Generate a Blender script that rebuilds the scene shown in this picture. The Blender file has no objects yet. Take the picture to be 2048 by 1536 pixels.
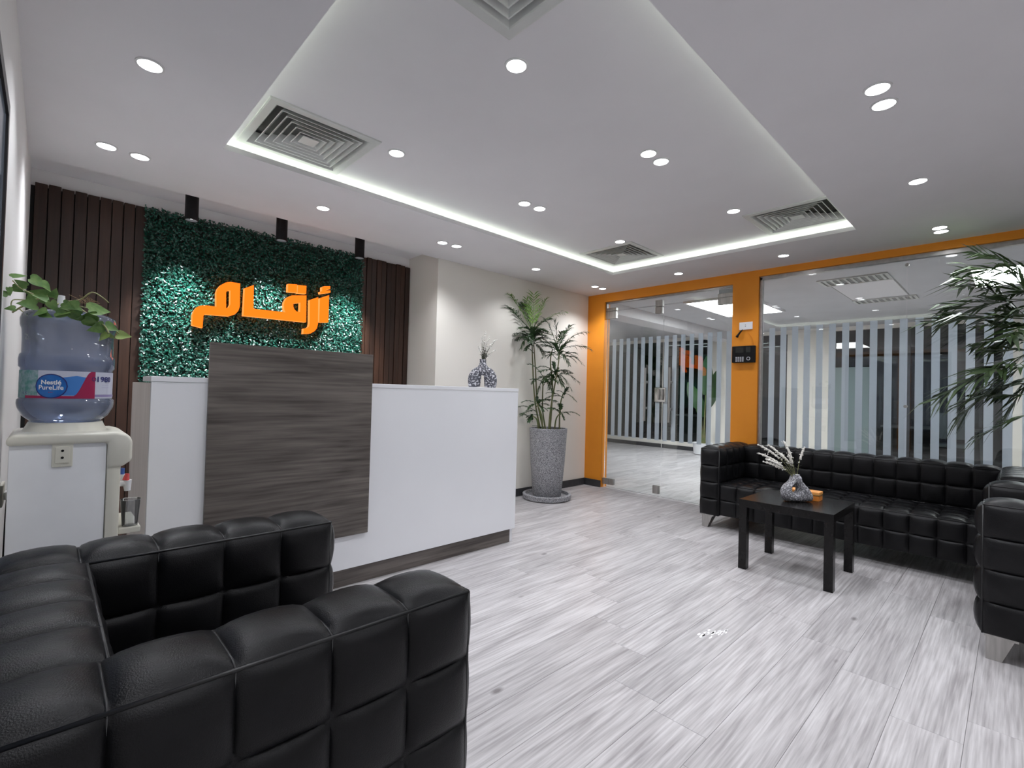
import bpy, bmesh, math, random
from mathutils import Vector, Matrix, noise
rnd = random.Random(7)
S = bpy.context.scene
COL = S.collection
PI = math.pi
def R3(a, b): return rnd.uniform(a, b)

# ------------------------------------------------------------------ camera, world, exposure
cam_d = bpy.data.cameras.new('camera'); cam = bpy.data.objects.new('camera', cam_d); COL.objects.link(cam)
cam_d.sensor_width = 36.0; cam_d.lens = 967.36 / 2048 * 36; cam_d.clip_start = 0.02; cam_d.clip_end = 60
cam.matrix_world = Matrix(((0.72081773, -0.03102344, -0.69243003, 0.0), (-0.69262677, 0.00561855, -0.72127428, 0.0),
                           (0.02626686, 0.99950287, -0.01743771, 1.15), (0, 0, 0, 1)))
S.camera = cam
W = bpy.data.worlds.new('world'); S.world = W; W.use_nodes = True
W.node_tree.nodes['Background'].inputs[0].default_value = (0.55, 0.6, 0.7, 1); W.node_tree.nodes['Background'].inputs[1].default_value = 0.05
S.view_settings.view_transform = 'Standard'; S.view_settings.look = 'None'; S.view_settings.gamma = 1.0
S.view_settings.use_curve_mapping = False; S.view_settings.exposure = 0.0
S.cycles.use_denoising = True; S.cycles.max_bounces = 10; S.cycles.diffuse_bounces = 5; S.cycles.glossy_bounces = 5
S.cycles.transparent_max_bounces = 24; S.cycles.transmission_bounces = 6; S.cycles.sample_clamp_indirect = 6.0
S.cycles.caustics_reflective = False; S.cycles.caustics_refractive = False
DL_POWER = 25.5; SPOT_POWER = 230.0; COVE = 9.5; PANEL = 27.0; SIGN = 1.9; FAR_POWER = 95.0
LIGHT_COL = (0.93, 0.95, 1.0)

# ------------------------------------------------------------------ materials
def mat(name, col=(.5, .5, .5), rough=.5, metal=0., spec=.5, emit=None, es=0., noise_=None, bump=0., bscale=200., coat=0., detail=3., stretch=None, alpha=None):
    """principled + (optional) noise variation: noise_=(scale, second colour[, lo, hi])"""
    m = bpy.data.materials.new(name); m.use_nodes = True
    N = m.node_tree.nodes; L = m.node_tree.links; b = N['Principled BSDF']
    b.inputs['Base Color'].default_value = (*col, 1); b.inputs['Roughness'].default_value = rough
    b.inputs['Metallic'].default_value = metal; b.inputs['Specular IOR Level'].default_value = spec
    b.inputs['Coat Weight'].default_value = coat
    if emit: b.inputs['Emission Color'].default_value = (*emit, 1); b.inputs['Emission Strength'].default_value = es
    tc = N.new('ShaderNodeTexCoord'); mp = N.new('ShaderNodeMapping'); L.new(tc.outputs['Object'], mp.inputs['Vector'])
    if stretch: mp.inputs['Scale'].default_value = stretch
    if noise_:
        t = N.new('ShaderNodeTexNoise'); t.inputs['Scale'].default_value = noise_[0]; t.inputs['Detail'].default_value = detail
        r = N.new('ShaderNodeValToRGB'); r.color_ramp.elements[0].color = (*col, 1); r.color_ramp.elements[1].color = (*noise_[1], 1)
        r.color_ramp.elements[0].position = noise_[2] if len(noise_) > 2 else .35
        r.color_ramp.elements[1].position = noise_[3] if len(noise_) > 3 else .65
        L.new(mp.outputs[0], t.inputs['Vector']); L.new(t.outputs['Fac'], r.inputs[0]); L.new(r.outputs[0], b.inputs['Base Color'])
    if bump:
        t = N.new('ShaderNodeTexNoise'); t.inputs['Scale'].default_value = bscale; t.inputs['Detail'].default_value = 4
        bp = N.new('ShaderNodeBump'); bp.inputs['Strength'].default_value = bump; bp.inputs['Distance'].default_value = .002
        L.new(mp.outputs[0], t.inputs['Vector']); L.new(t.outputs['Fac'], bp.inputs['Height']); L.new(bp.outputs[0], b.inputs['Normal'])
    return m
def emission(name, col, s):
    m = bpy.data.materials.new(name); m.use_nodes = True; N = m.node_tree.nodes; N.clear()
    e = N.new('ShaderNodeEmission'); e.inputs[0].default_value = (*col, 1); e.inputs[1].default_value = s
    o = N.new('ShaderNodeOutputMaterial'); m.node_tree.links.new(e.outputs[0], o.inputs[0]); return m
def glass(name, tint=(.93, .97, .96), gloss=1.0, diff=None, dw=0.):
    """thin sheet: transparent, with a fresnel mirror, and optionally some milky body"""
    m = bpy.data.materials.new(name); m.use_nodes = True; N = m.node_tree.nodes; L = m.node_tree.links; N.clear()
    tr = N.new('ShaderNodeBsdfTransparent'); tr.inputs[0].default_value = (*tint, 1)
    gl = N.new('ShaderNodeBsdfGlossy'); gl.inputs['Roughness'].default_value = 0.01; gl.inputs[0].default_value = (1, 1, 1, 1)
    fr = N.new('ShaderNodeFresnel'); fr.inputs[0].default_value = 1.5
    mu = N.new('ShaderNodeMath'); mu.operation = 'MULTIPLY'; mu.inputs[1].default_value = gloss; L.new(fr.outputs[0], mu.inputs[0])
    body = tr
    if diff:
        d = N.new('ShaderNodeBsdfDiffuse'); d.inputs[0].default_value = (*diff, 1)
        t2 = N.new('ShaderNodeBsdfTranslucent'); t2.inputs[0].default_value = (*diff, 1)
        ad = N.new('ShaderNodeMixShader'); ad.inputs[0].default_value = .5; L.new(d.outputs[0], ad.inputs[1]); L.new(t2.outputs[0], ad.inputs[2])
        mx0 = N.new('ShaderNodeMixShader'); mx0.inputs[0].default_value = dw; L.new(tr.outputs[0], mx0.inputs[1]); L.new(ad.outputs[0], mx0.inputs[2]); body = mx0
    mx = N.new('ShaderNodeMixShader'); L.new(mu.outputs[0], mx.inputs[0]); L.new(body.outputs[0], mx.inputs[1]); L.new(gl.outputs[0], mx.inputs[2])
    o = N.new('ShaderNodeOutputMaterial'); L.new(mx.outputs[0], o.inputs[0]); return m
def wood(name, dark, light, axis, scale=6., fine=60., rough=.4, ramp=(.3, .7), per_obj=.0, knots=False, coat=0.):
    """grain running along `axis` (0 x,1 y,2 z) in object space, shifted per object / island"""
    m = bpy.data.materials.new(name); m.use_nodes = True; N = m.node_tree.nodes; L = m.node_tree.links; b = N['Principled BSDF']
    tc = N.new('ShaderNodeTexCoord'); oi = N.new('ShaderNodeObjectInfo'); ge = N.new('ShaderNodeNewGeometry')
    a1 = N.new('ShaderNodeMath'); a1.operation = 'ADD'; L.new(oi.outputs['Random'], a1.inputs[0]); L.new(ge.outputs['Random Per Island'], a1.inputs[1])
    fr = N.new('ShaderNodeMath'); fr.operation = 'FRACT'; L.new(a1.outputs[0], fr.inputs[0])
    ml = N.new('ShaderNodeMath'); ml.operation = 'MULTIPLY'; ml.inputs[1].default_value = 37.; L.new(a1.outputs[0], ml.inputs[0])
    ad = N.new('ShaderNodeVectorMath'); ad.operation = 'ADD'; L.new(tc.outputs['Object'], ad.inputs[0]); L.new(ml.outputs[0], ad.inputs[1])
    def nz(sc, st, det, dist=0.):
        mp = N.new('ShaderNodeMapping'); v = [sc, sc, sc]; v[axis] = sc * st; mp.inputs['Scale'].default_value = v
        t = N.new('ShaderNodeTexNoise'); t.inputs['Scale'].default_value = 1; t.inputs['Detail'].default_value = det; t.inputs['Distortion'].default_value = dist
        L.new(ad.outputs[0], mp.inputs[0]); L.new(mp.outputs[0], t.inputs['Vector']); return t.outputs['Fac']
    n1 = nz(scale, .12, 5, 1.6 if knots else .6); n2 = nz(fine, .04, 3)
    mx = N.new('ShaderNodeMix'); mx.inputs[0].default_value = .52 if knots else .45; L.new(n1, mx.inputs[2]); L.new(n2, mx.inputs[3])
    r = N.new('ShaderNodeValToRGB'); e = r.color_ramp.elements
    e[0].position, e[1].position = ramp; e[0].color = (*dark, 1); e[1].color = (*light, 1); L.new(mx.outputs[0], r.inputs[0])
    out = r.outputs[0]
    if knots:
        mp = N.new('ShaderNodeMapping'); v = [4.6] * 3; v[axis] = 2.3; mp.inputs['Scale'].default_value = v; L.new(ad.outputs[0], mp.inputs[0])
        vo = N.new('ShaderNodeTexVoronoi'); vo.inputs['Scale'].default_value = 1; L.new(mp.outputs[0], vo.inputs['Vector'])
        kr = N.new('ShaderNodeValToRGB'); k = kr.color_ramp.elements; k[0].position = .03; k[0].color = (.28, .26, .26, 1); k[1].position = .085; k[1].color = (1, 1, 1, 1)
        L.new(vo.outputs['Distance'], kr.inputs[0])
        mm = N.new('ShaderNodeMix'); mm.data_type = 'RGBA'; mm.blend_type = 'MULTIPLY'; mm.inputs[0].default_value = .85
        L.new(out, mm.inputs[6]); L.new(kr.outputs[0], mm.inputs[7]); out = mm.outputs[2]
    if per_obj:
        mr = N.new('ShaderNodeMapRange'); mr.inputs[3].default_value = 1 - per_obj; mr.inputs[4].default_value = 1 + per_obj * .4; L.new(fr.outputs[0], mr.inputs[0])
        vm = N.new('ShaderNodeVectorMath'); vm.operation = 'SCALE'; L.new(out, vm.inputs[0]); L.new(mr.outputs[0], vm.inputs['Scale']); out = vm.outputs[0]
    L.new(out, b.inputs['Base Color']); b.inputs['Roughness'].default_value = rough; b.inputs['Coat Weight'].default_value = coat; b.inputs['Coat Roughness'].default_value = .15
    bp = N.new('ShaderNodeBump'); bp.inputs['Strength'].default_value = .15; bp.inputs['Distance'].default_value = .002; L.new(n2, bp.inputs['Height']); L.new(bp.outputs[0], b.inputs['Normal'])
    return m
M = {}
M['ceiling'] = mat('ceiling_paint', (.76, .745, .76), .9, noise_=(3, (.78, .765, .78)), bump=.05, bscale=300)
M['cream'] = mat('cream_wall_paint', (.80, .77, .70), .8, noise_=(2, (.82, .79, .73)), bump=.06, bscale=250)
M['white_wall'] = mat('white_wall_paint', (.82, .81, .80), .7, noise_=(2, (.84, .83, .82)), bump=.06, bscale=250)
M['orange'] = mat('orange_wall_paint', (.78, .27, .012), .55, noise_=(4, (.82, .29, .015)), bump=.1, bscale=220)
M['base'] = mat('charcoal_baseboard', (.035, .036, .04), .45, noise_=(20, (.045, .046, .05)))
M['dark'] = mat('dark_gap', (.01, .01, .01), .8)
M['floor'] = wood('grey_oak_plank', (.29, .272, .277), (.585, .565, .572), 0, 9., 95., .40, (.34, .62), .13, True)
M['slat'] = wood('dark_brown_timber', (.020, .0085, .005), (.062, .027, .016), 2, 10., 80., .38, (.3, .7), .35)
M['laminate'] = wood('grey_brown_laminate', (.038, .031, .027), (.17, .148, .133), 0, 14., 75., .4, (.34, .66))
M['white_lam'] = mat('white_gloss_laminate', (.80, .81, .84), .22, spec=.5, noise_=(2, (.82, .83, .86)), coat=.2)
M['grey_side'] = wood('pale_greige_laminate', (.40, .36, .33), (.56, .52, .49), 2, 10., 60., .45)
M['leather'] = mat('black_leather', (.0050, .0050, .0056), .30, spec=.22, noise_=(9, (.009, .009, .010)), bump=.35, bscale=420)
M['piping'] = mat('black_leather_piping', (.005, .005, .006), .4)
M['steel'] = mat('brushed_steel', (.40, .39, .37), .42, 1.0, noise_=(60, (.52, .51, .49)), stretch=(1, 1, .1))
M['chrome'] = mat('polished_steel', (.75, .75, .75), .12, 1.0)
M['channel'] = mat('aluminium_channel', (.42, .41, .40), .35, .9, noise_=(30, (.5, .49, .48)))
M['blacktable'] = mat('black_wood_lacquer', (.006, .0055, .0055), .25, spec=.28, noise_=(30, (.009, .008, .008)), stretch=(.2, 1, 1))
M['stone'] = mat('granite_grey', (.10, .10, .11), .75, noise_=(170, (.46, .46, .48), .42, .60), detail=2, bump=.3, bscale=180)
M['soil'] = mat('dark_soil', (.02, .014, .01), .95, noise_=(60, (.05, .035, .025)), bump=.8, bscale=80)
M['vase'] = mat('speckled_ceramic', (.075, .078, .095), .7, noise_=(85, (.60, .60, .64), .52, .58), detail=3, bump=.3, bscale=90)
M['vase2'] = mat('speckled_pale_ceramic', (.17, .17, .185), .75, noise_=(120, (.62, .62, .65), .52, .60), detail=3, bump=.4, bscale=90)
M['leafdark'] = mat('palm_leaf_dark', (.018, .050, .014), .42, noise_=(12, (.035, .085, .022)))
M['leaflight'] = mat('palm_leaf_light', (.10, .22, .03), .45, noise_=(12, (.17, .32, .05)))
M['bambooleaf'] = mat('bamboo_palm_leaf', (.034, .068, .022), .5, noise_=(12, (.065, .11, .035)))
M['cane'] = mat('palm_cane', (.10, .14, .045), .55, noise_=(30, (.19, .17, .08)), stretch=(1, 1, .3))
M['hedge'] = mat('artificial_boxwood_leaf', (.004, .050, .032), .27, spec=.8, noise_=(35, (.010, .10, .066)))
M['hedge_back'] = mat('hedge_backing', (.003, .016, .010), .9)
M['pothos'] = mat('pothos_leaf', (.075, .17, .035), .42, noise_=(40, (.17, .28, .075), .4, .7))
M['pothos_pale'] = mat('pothos_pale_leaf', (.26, .38, .09), .45, noise_=(40, (.36, .46, .16)))
M['vine'] = mat('pothos_vine', (.24, .26, .10), .6, noise_=(40, (.34, .33, .17)))
M['root'] = mat('dry_root', (.26, .17, .09), .9, noise_=(60, (.34, .24, .14)))
M['ivory'] = mat('aged_ivory_plastic', (.72, .70, .60), .3, noise_=(6, (.76, .74, .65)))
M['whiteplastic'] = mat('white_plastic', (.84, .85, .87), .38, noise_=(10, (.87, .88, .90)))
M['blackplastic'] = mat('black_plastic', (.007, .007, .008), .45, spec=.2, noise_=(30, (.011, .011, .012)))
M['keys'] = mat('pale_key_plastic', (.55, .56, .60), .5)
M['screen'] = mat('dark_screen', (.02, .022, .02), .15)
M['red'] = mat('red_tap', (.75, .10, .10), .4); M['blue'] = mat('blue_tap', (.05, .12, .40), .4)
M['pet'] = glass('blue_tinted_bottle', (.80, .85, .95), 1.0, (.56, .62, .78), .34)
M['water'] = glass('bottled_water', (.86, .90, .98), .5, (.56, .62, .76), .15)
M['cup'] = glass('clear_plastic_cup', (.92, .93, .94), 1.2, (.7, .7, .7), .12)
M['glass'] = glass('clear_sheet_glass', (.955, .975, .97), 1.25)
M['frost'] = glass('frosted_vinyl', (.9, .92, .95), .4, (.80, .84, .90), .84)
M['frostglass'] = glass('frosted_glass_panel', (.75, .85, .85), .5, (.52, .64, .64), .75)
M['lab_white'] = mat('label_white', (.60, .62, .74), .4); M['lab_blue'] = mat('label_blue', (.01, .10, .40), .35, noise_=(30, (.01, .16, .52)))
M['lab_navy'] = mat('label_navy', (.02, .025, .17), .4); M['lab_mag'] = mat('label_magenta', (.36, .008, .075), .4)
M['lab_sky'] = mat('label_sky', (.05, .22, .62), .4); M['lab_green'] = mat('label_green', (.10, .30, .26), .4, noise_=(60, (.35, .45, .5)))
M['lab_ink'] = mat('label_white_ink', (.85, .86, .9), .4); M['lab_lilac'] = mat('label_lilac', (.30, .26, .48), .4)
M['boxorange'] = mat('orange_box', (.72, .24, .04), .4, noise_=(20, (.78, .28, .05))); M['boxlid'] = mat('orange_box_lid', (.80, .34, .09), .4, noise_=(20, (.84, .38, .11)))
M['gold'] = mat('gold_trim', (.85, .62, .25), .25, .8)
M['bud'] = mat('dried_white_bud', (.72, .70, .64), .9, noise_=(90, (.82, .80, .75))); M['sprig'] = mat('dried_dark_sprig', (.030, .038, .022), .8, noise_=(60, (.09, .09, .06)))
M['vent'] = mat('diffuser_enamel', (.58, .59, .57), .45, noise_=(8, (.62, .63, .61))); M['ventdark'] = mat('duct_dark', (.26, .26, .25), .9)
M['trimring'] = mat('downlight_ring', (.7, .7, .7), .4); M['lens'] = emission('downlight_lens', (.97, .97, 1.0), 14.)
M['cove'] = emission('cove_led', (.88, 1.0, .83), COVE); M['panel'] = emission('led_panel', (.95, .98, 1.0), PANEL)
M['linear'] = emission('linear_lamp', (.95, .98, 1.0), 1.6)
M['face'] = emission('sign_face', (1.0, .145, .008), SIGN); M['side'] = emission('sign_return', (1.0, .27, .06), SIGN * .85)
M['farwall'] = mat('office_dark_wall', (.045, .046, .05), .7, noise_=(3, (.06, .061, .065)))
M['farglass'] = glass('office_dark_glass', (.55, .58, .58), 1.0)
M['screen_off'] = mat('monitor_black', (.012, .013, .016), .25)
M['bananaleaf'] = mat('banana_leaf', (.010, .045, .008), .4, noise_=(9, (.022, .08, .014)), stretch=(1, 1, .3))
M['scuff'] = mat('white_scuff', (.85, .85, .85), .7)
M['windowglass'] = mat('blue_grey_window', (.25, .30, .38), .08, spec=.6)
M['frame_dark'] = mat('dark_window_frame', (.02, .018, .018), .4)

# ------------------------------------------------------------------ mesh helpers
class MB:
    def __init__(s): s.v = []; s.f = []; s.mi = []; s.m = 0
    def add(s, vs, fs):
        o = len(s.v); s.v += [tuple(v) for v in vs]; s.f += [tuple(i + o for i in f) for f in fs]; s.mi += [s.m] * len(fs)
        return s
    def box(s, x0, x1, y0, y1, z0, z1, bev=0.):
        if bev <= 0:
            v = [(x, y, z) for z in (z0, z1) for y in (y0, y1) for x in (x0, x1)]
            return s.add(v, [(0, 2, 3, 1), (4, 5, 7, 6), (0, 1, 5, 4), (2, 6, 7, 3), (0, 4, 6, 2), (1, 3, 7, 5)])
        b = min(bev, abs(x1 - x0) * .49, abs(y1 - y0) * .49, abs(z1 - z0) * .49)
        bm = bmesh.new(); bmesh.ops.create_cube(bm, size=1)
        for v in bm.verts: v.co = Vector(((x0 + x1) / 2 + v.co.x * (x1 - x0), (y0 + y1) / 2 + v.co.y * (y1 - y0), (z0 + z1) / 2 + v.co.z * (z1 - z0)))
        bmesh.ops.bevel(bm, geom=bm.edges[:], offset=b, segments=2, affect='EDGES', profile=.6)
        bm.verts.index_update(); s.add([v.co for v in bm.verts], [[v.index for v in f.verts] for f in bm.faces]); bm.free(); return s
    def tube(s, pts, r, n=6, cap=True, flat=1.0):
        pts = [Vector(p) for p in pts]; rr = r if isinstance(r, (list, tuple)) else [r] * len(pts)
        vs = []; up = None
        for i, p in enumerate(pts):
            d = (pts[min(i + 1, len(pts) - 1)] - pts[max(i - 1, 0)]).normalized()
            if up is None: up = d.orthogonal().normalized()
            up = (up - d * up.dot(d)); up = up.normalized() if up.length > 1e-6 else d.orthogonal().normalized()
            sd = d.cross(up)
            for k in range(n):
                a = 2 * PI * k / n; vs.append(p + (up * math.cos(a) * flat + sd * math.sin(a)) * rr[i])
        fs = [(i * n + k, i * n + (k + 1) % n, (i + 1) * n + (k + 1) % n, (i + 1) * n + k) for i in range(len(pts) - 1) for k in range(n)]
        if cap: fs += [tuple(range(n))[::-1], tuple((len(pts) - 1) * n + k for k in range(n))]
        return s.add(vs, fs)
    def lathe(s, prof, c=(0, 0, 0), n=32, cap0=True, cap1=True):
        vs = [(c[0] + r * math.cos(2 * PI * k / n), c[1] + r * math.sin(2 * PI * k / n), c[2] + z) for r, z in prof for k in range(n)]
        fs = [(i * n + k, i * n + (k + 1) % n, (i + 1) * n + (k + 1) % n, (i + 1) * n + k) for i in range(len(prof) - 1) for k in range(n)]
        if cap0: fs.append(tuple(range(n))[::-1])
        if cap1: fs.append(tuple((len(prof) - 1) * n + k for k in range(n)))
        return s.add(vs, fs)
    def cyl(s, c, r, h, axis=2, n=16):
        t = MB().lathe([(r, 0), (r, h)], n=n)
        mp = {0: lambda v: (v[2], v[0], v[1]), 1: lambda v: (v[1], v[2], v[0]), 2: lambda v: v}[axis]
        return s.add([tuple(a + b for a, b in zip(mp(v), c)) for v in t.v], t.f)
    def sphere(s, c, r, n=8, m=6, sc=(1, 1, 1)):
        vs = [(c[0], c[1], c[2] + r * sc[2])]
        for i in range(1, m):
            for k in range(n):
                a = PI * i / m; b = 2 * PI * k / n
                vs.append((c[0] + r * sc[0] * math.sin(a) * math.cos(b), c[1] + r * sc[1] * math.sin(a) * math.sin(b), c[2] + r * sc[2] * math.cos(a)))
        vs.append((c[0], c[1], c[2] - r * sc[2])); L = len(vs) - 1
        fs = [(0, 1 + k, 1 + (k + 1) % n) for k in range(n)]
        fs += [(1 + (i - 1) * n + k, 1 + i * n + k, 1 + i * n + (k + 1) % n, 1 + (i - 1) * n + (k + 1) % n) for i in range(1, m - 1) for k in range(n)]
        fs += [(L, 1 + (m - 2) * n + (k + 1) % n, 1 + (m - 2) * n + k) for k in range(n)]
        return s.add(vs, fs)
    def build(s, name, material, parent=None, smooth=False, ang=None, local=False):
        """vertices are world coordinates unless local; the object sits at its parent's origin (or its own base centre)"""
        me = bpy.data.meshes.new(name); o = bpy.data.objects.new(name, me); COL.objects.link(o)
        off = Vector((0, 0, 0))
        if parent is not None:
            o.parent = parent
            if not local: off = WORLD(parent)
        elif not local:
            xs, ys, zs = zip(*s.v); off = Vector(((min(xs) + max(xs)) / 2, (min(ys) + max(ys)) / 2, min(zs))); o.location = off
        me.from_pydata([tuple(Vector(v) - off) for v in s.v], [], s.f)
        for m in (material if isinstance(material, list) else [material]): me.materials.append(m)
        if isinstance(material, list): me.polygons.foreach_set('material_index', s.mi)
        me.validate(); me.update()
        if smooth:
            me.polygons.foreach_set('use_smooth', [True] * len(me.polygons))
            if ang: me.set_sharp_from_angle(angle=math.radians(ang))
        return o
def WORLD(o):
    v = Vector(o.location)
    while o.parent is not None: o = o.parent; v += Vector(o.location)
    return v
def tag(o, label, cat, group=None, kind=None):
    o['label'] = label; o['category'] = cat
    if group: o['group'] = group
    if kind: o['kind'] = kind
    return o
def thing(name, label, cat, loc=(0, 0, 0), rz=0., group=None, kind=None):
    o = bpy.data.objects.new(name, None); COL.objects.link(o); o.location = loc; o.rotation_euler = (0, 0, rz); o.empty_display_size = .1
    return tag(o, label, cat, group, kind)
def copy_tree(o, parent=None):
    c = o.copy(); COL.objects.link(c)
    if parent is not None: c.parent = parent
    for ch in list(o.children): copy_tree(ch, c)
    return c
def bz(p0, p1, p2, n=8):
    p0, p1, p2 = Vector(p0), Vector(p1), Vector(p2)
    return [(1 - t) ** 2 * p0 + 2 * t * (1 - t) * p1 + t * t * p2 for t in [i / n for i in range(n + 1)]]
def smooth_path(pts, n=6):
    P = [Vector(p) for p in pts]; out = []
    for i in range(len(P) - 1):
        a = P[max(i - 1, 0)]; b = P[i]; c = P[i + 1]; d = P[min(i + 2, len(P) - 1)]
        for k in range(n):
            t = k / n; out.append(.5 * ((2 * b) + (c - a) * t + (2 * a - 5 * b + 4 * c - d) * t * t + (3 * b - a - 3 * c + d) * t ** 3))
    return out + [P[-1]]
def plate_holes(mb, x0, x1, y0, y1, z0, z1, holes):
    xs = sorted({x0, x1, *[v for h in holes for v in h[:2]]}); ys = sorted({y0, y1, *[v for h in holes for v in h[2:]]})
    for i in range(len(xs) - 1):
        for j in range(len(ys) - 1):
            cx, cy = (xs[i] + xs[i + 1]) / 2, (ys[j] + ys[j + 1]) / 2
            if not any(h[0] < cx < h[1] and h[2] < cy < h[3] for h in holes): mb.box(xs[i], xs[i + 1], ys[j], ys[j + 1], z0, z1)
    return mb
def text_mesh(body, size, extrude=0., bold=0.):
    c = bpy.data.curves.new('text', 'FONT'); c.body = body; c.size = size; c.align_x = 'CENTER'; c.align_y = 'CENTER'; c.offset = bold; c.resolution_u = 3
    o = bpy.data.objects.new('text', c); COL.objects.link(o)
    me = o.to_mesh(); v = [tuple(p.co) for p in me.vertices]; f = [tuple(p.vertices) for p in me.polygons]
    o.to_mesh_clear(); bpy.data.objects.remove(o); bpy.data.curves.remove(c); return v, f

# ------------------------------------------------------------------ setting
H = 2.415; XL = -.115; YA = 3.825; XB = 5.0; XG = 5.05; YN = 4.342; XP = 2.655; YR = -2.3; XF = 10.0; YF = 8.2; ZT = 2.5; HF = 2.45
floor = MB().box(XL - .3, 14.5, YR - .2, YF + .2, -.08, -.006).build('floor', M['dark'])
floor.data.materials[0] = mat('floor_joint', (.22, .21, .21), .8)
tag(floor, 'pale grey oak plank floor running through both rooms', 'floor', kind='structure')
plank_joint = {9: 2.59, 8: 2.53, 7: 2.32, 6: 2.087, 5: 1.94, 4: 1.69, 3: 2.86, 2: 2.69, 1: 2.50, 0: 2.27}
LEN, PW = 1.22, .2
near_meshes = {}
far = MB()
def plank_mesh(l, w):
    key = (round(l, 3), round(w, 3))
    if key not in near_meshes:
        b = MB(); g = .0004
        # top proud with a small chamfer round the edge
        x, y = l / 2 - g, w / 2 - g; c = .0010
        vs = [(-x, -y, -.006), (x, -y, -.006), (x, y, -.006), (-x, y, -.006), (-x, -y, -c), (x, -y, -c), (x, y, -c), (-x, y, -c), (-x + c, -y + c, 0), (x - c, -y + c, 0), (x - c, y - c, 0), (-x + c, y - c, 0)]
        fs = [(8, 9, 10, 11)] + [(i, (i + 1) % 4, 4 + (i + 1) % 4, 4 + i) for i in range(4)] + [(4 + i, 4 + (i + 1) % 4, 8 + (i + 1) % 4, 8 + i) for i in range(4)]
        me = bpy.data.meshes.new('plank'); me.from_pydata(vs, [], fs); me.materials.append(M['floor']); near_meshes[key] = me
    return near_meshes[key]
row = -12
while .115 + PW * row < YF:
    y0 = .115 + PW * row
    if y0 + PW > YR:
        j = plank_joint.get(row, 2.2 - .23 * (row % 5) + R3(-.06, .06)); x = j
        while x > XL: x -= LEN
        while x < 10.0:
            a, b_ = max(x, XL), min(x + LEN, 10.0)
            if b_ - a > .02 and not (b_ < 5.0 and y0 > YN):
                if a < 5.05 and y0 < YN:
                    o = bpy.data.objects.new('plank', plank_mesh(b_ - a, PW)); COL.objects.link(o); o.parent = floor
                    o.location = Vector(((a + b_) / 2, y0 + PW / 2, 0)) - floor.location
                elif y0 > -1.5:
                    far.box(a + .001, b_ - .001, y0 + .001, y0 + PW - .001, -.006, 0)
            x += LEN
    row += 1
o = far.build('plank_field', M['floor'], floor); o['kind'] = 'stuff'
scuff = MB()
for k in range(22):
    cx = 2.378 + rnd.gauss(0, .045); cy = 1.03 + (cx - 2.378) * -.5 + rnd.gauss(0, .018); a0 = R3(0, 6)
    n = 7; rr = [R3(.003, .012) * (1.9 if k < 3 else 1) for _ in range(n)]
    scuff.add([(cx + rr[i] * math.cos(a0 + i * 2 * PI / n) * 2.0, cy + rr[i] * math.sin(a0 + i * 2 * PI / n) * .55, .0006) for i in range(n)], [tuple(range(n))])
o = scuff.build('scuff_mark', M['scuff'], floor); o['label'] = 'white scuffed paint mark on the planks'; o['kind'] = 'stuff'

# ceilings
TR = (.64, 4.26, .82, 2.95)
ce = MB(); plate_holes(ce, XL - .1, XB + .12, YR - .1, YA + .02, H, H + .03, [TR])
ce.box(XL - .1, XP, YA, YA + .02, H + .03, ZT + .02)                       # drop face of the lower ceiling over the niche
ce.box(XL - .1, XP + .02, YA + .02, YN + .05, ZT, ZT + .02)                # niche ceiling
TI = (TR[0] - .10, TR[1] + .10, TR[2] - .10, TR[3] + .10)
VENTS = [(.99, 2.69), (3.925, 2.62), (3.94, 1.12), (.945, 1.06)]; VS = .285
holes = [(x - VS + .03, x + VS - .03, y - VS + .03, y + VS - .03) for x, y in VENTS]
plate_holes(ce, TI[0], TI[1], TI[2], TI[3], ZT, ZT + .02, holes)
for a in ((TI[0] - .02, TI[0], TI[2], TI[3]), (TI[1], TI[1] + .02, TI[2], TI[3]), (TI[0] - .02, TI[1] + .02, TI[2] - .02, TI[2]), (TI[0] - .02, TI[1] + .02, TI[3], TI[3] + .02)):
    ce.box(*a, H + .03, ZT + .02)
ceiling = ce.build('ceiling', M['ceiling']); tag(ceiling, 'white painted ceiling with a recessed tray edged by hidden light', 'ceiling', kind='structure')
for a in ((TR[0] - .085, TR[0] - .07, TR[2] - .07, TR[3] + .07), (TR[1] + .07, TR[1] + .085, TR[2] - .07, TR[3] + .07),
          (TR[0] - .07, TR[1] + .07, TR[2] - .085, TR[2] - .07), (TR[0] - .07, TR[1] + .07, TR[3] + .07, TR[3] + .085)):
    MB().box(*a, H + .031, H + .036).build('light_strip', M['cove'], ceiling)
# walls
w = MB().box(XL - .12, XL, YR, YN + .1, 0, ZT + .02); wall_left = w.build('wall_left', M['white_wall']); tag(wall_left, 'white painted side wall beside the water dispenser', 'wall', kind='structure')
w = MB().box(XP, XB + .12, YA, YA + .12, 0, H + .03).box(XP, XP + .10, YA + .12, YN + .1, 0, ZT + .02)
wall_back = w.build('wall_back', M['cream']); tag(wall_back, 'cream painted wall behind the tall potted palm', 'wall', kind='structure')
w = MB().box(XL, XP, YN, YN + .1, 0, ZT + .02); wall_niche = w.build('wall_niche', M['white_wall']); tag(wall_niche, 'recessed wall behind the reception desk with dark timber boards', 'wall', kind='structure')
w = MB().box(XL - .12, XB + .12, YR - .12, YR, 0, H + .03); tag(w.build('wall_front', M['white_wall']), 'white wall closing the lobby behind the viewpoint', 'wall', kind='structure')
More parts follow.
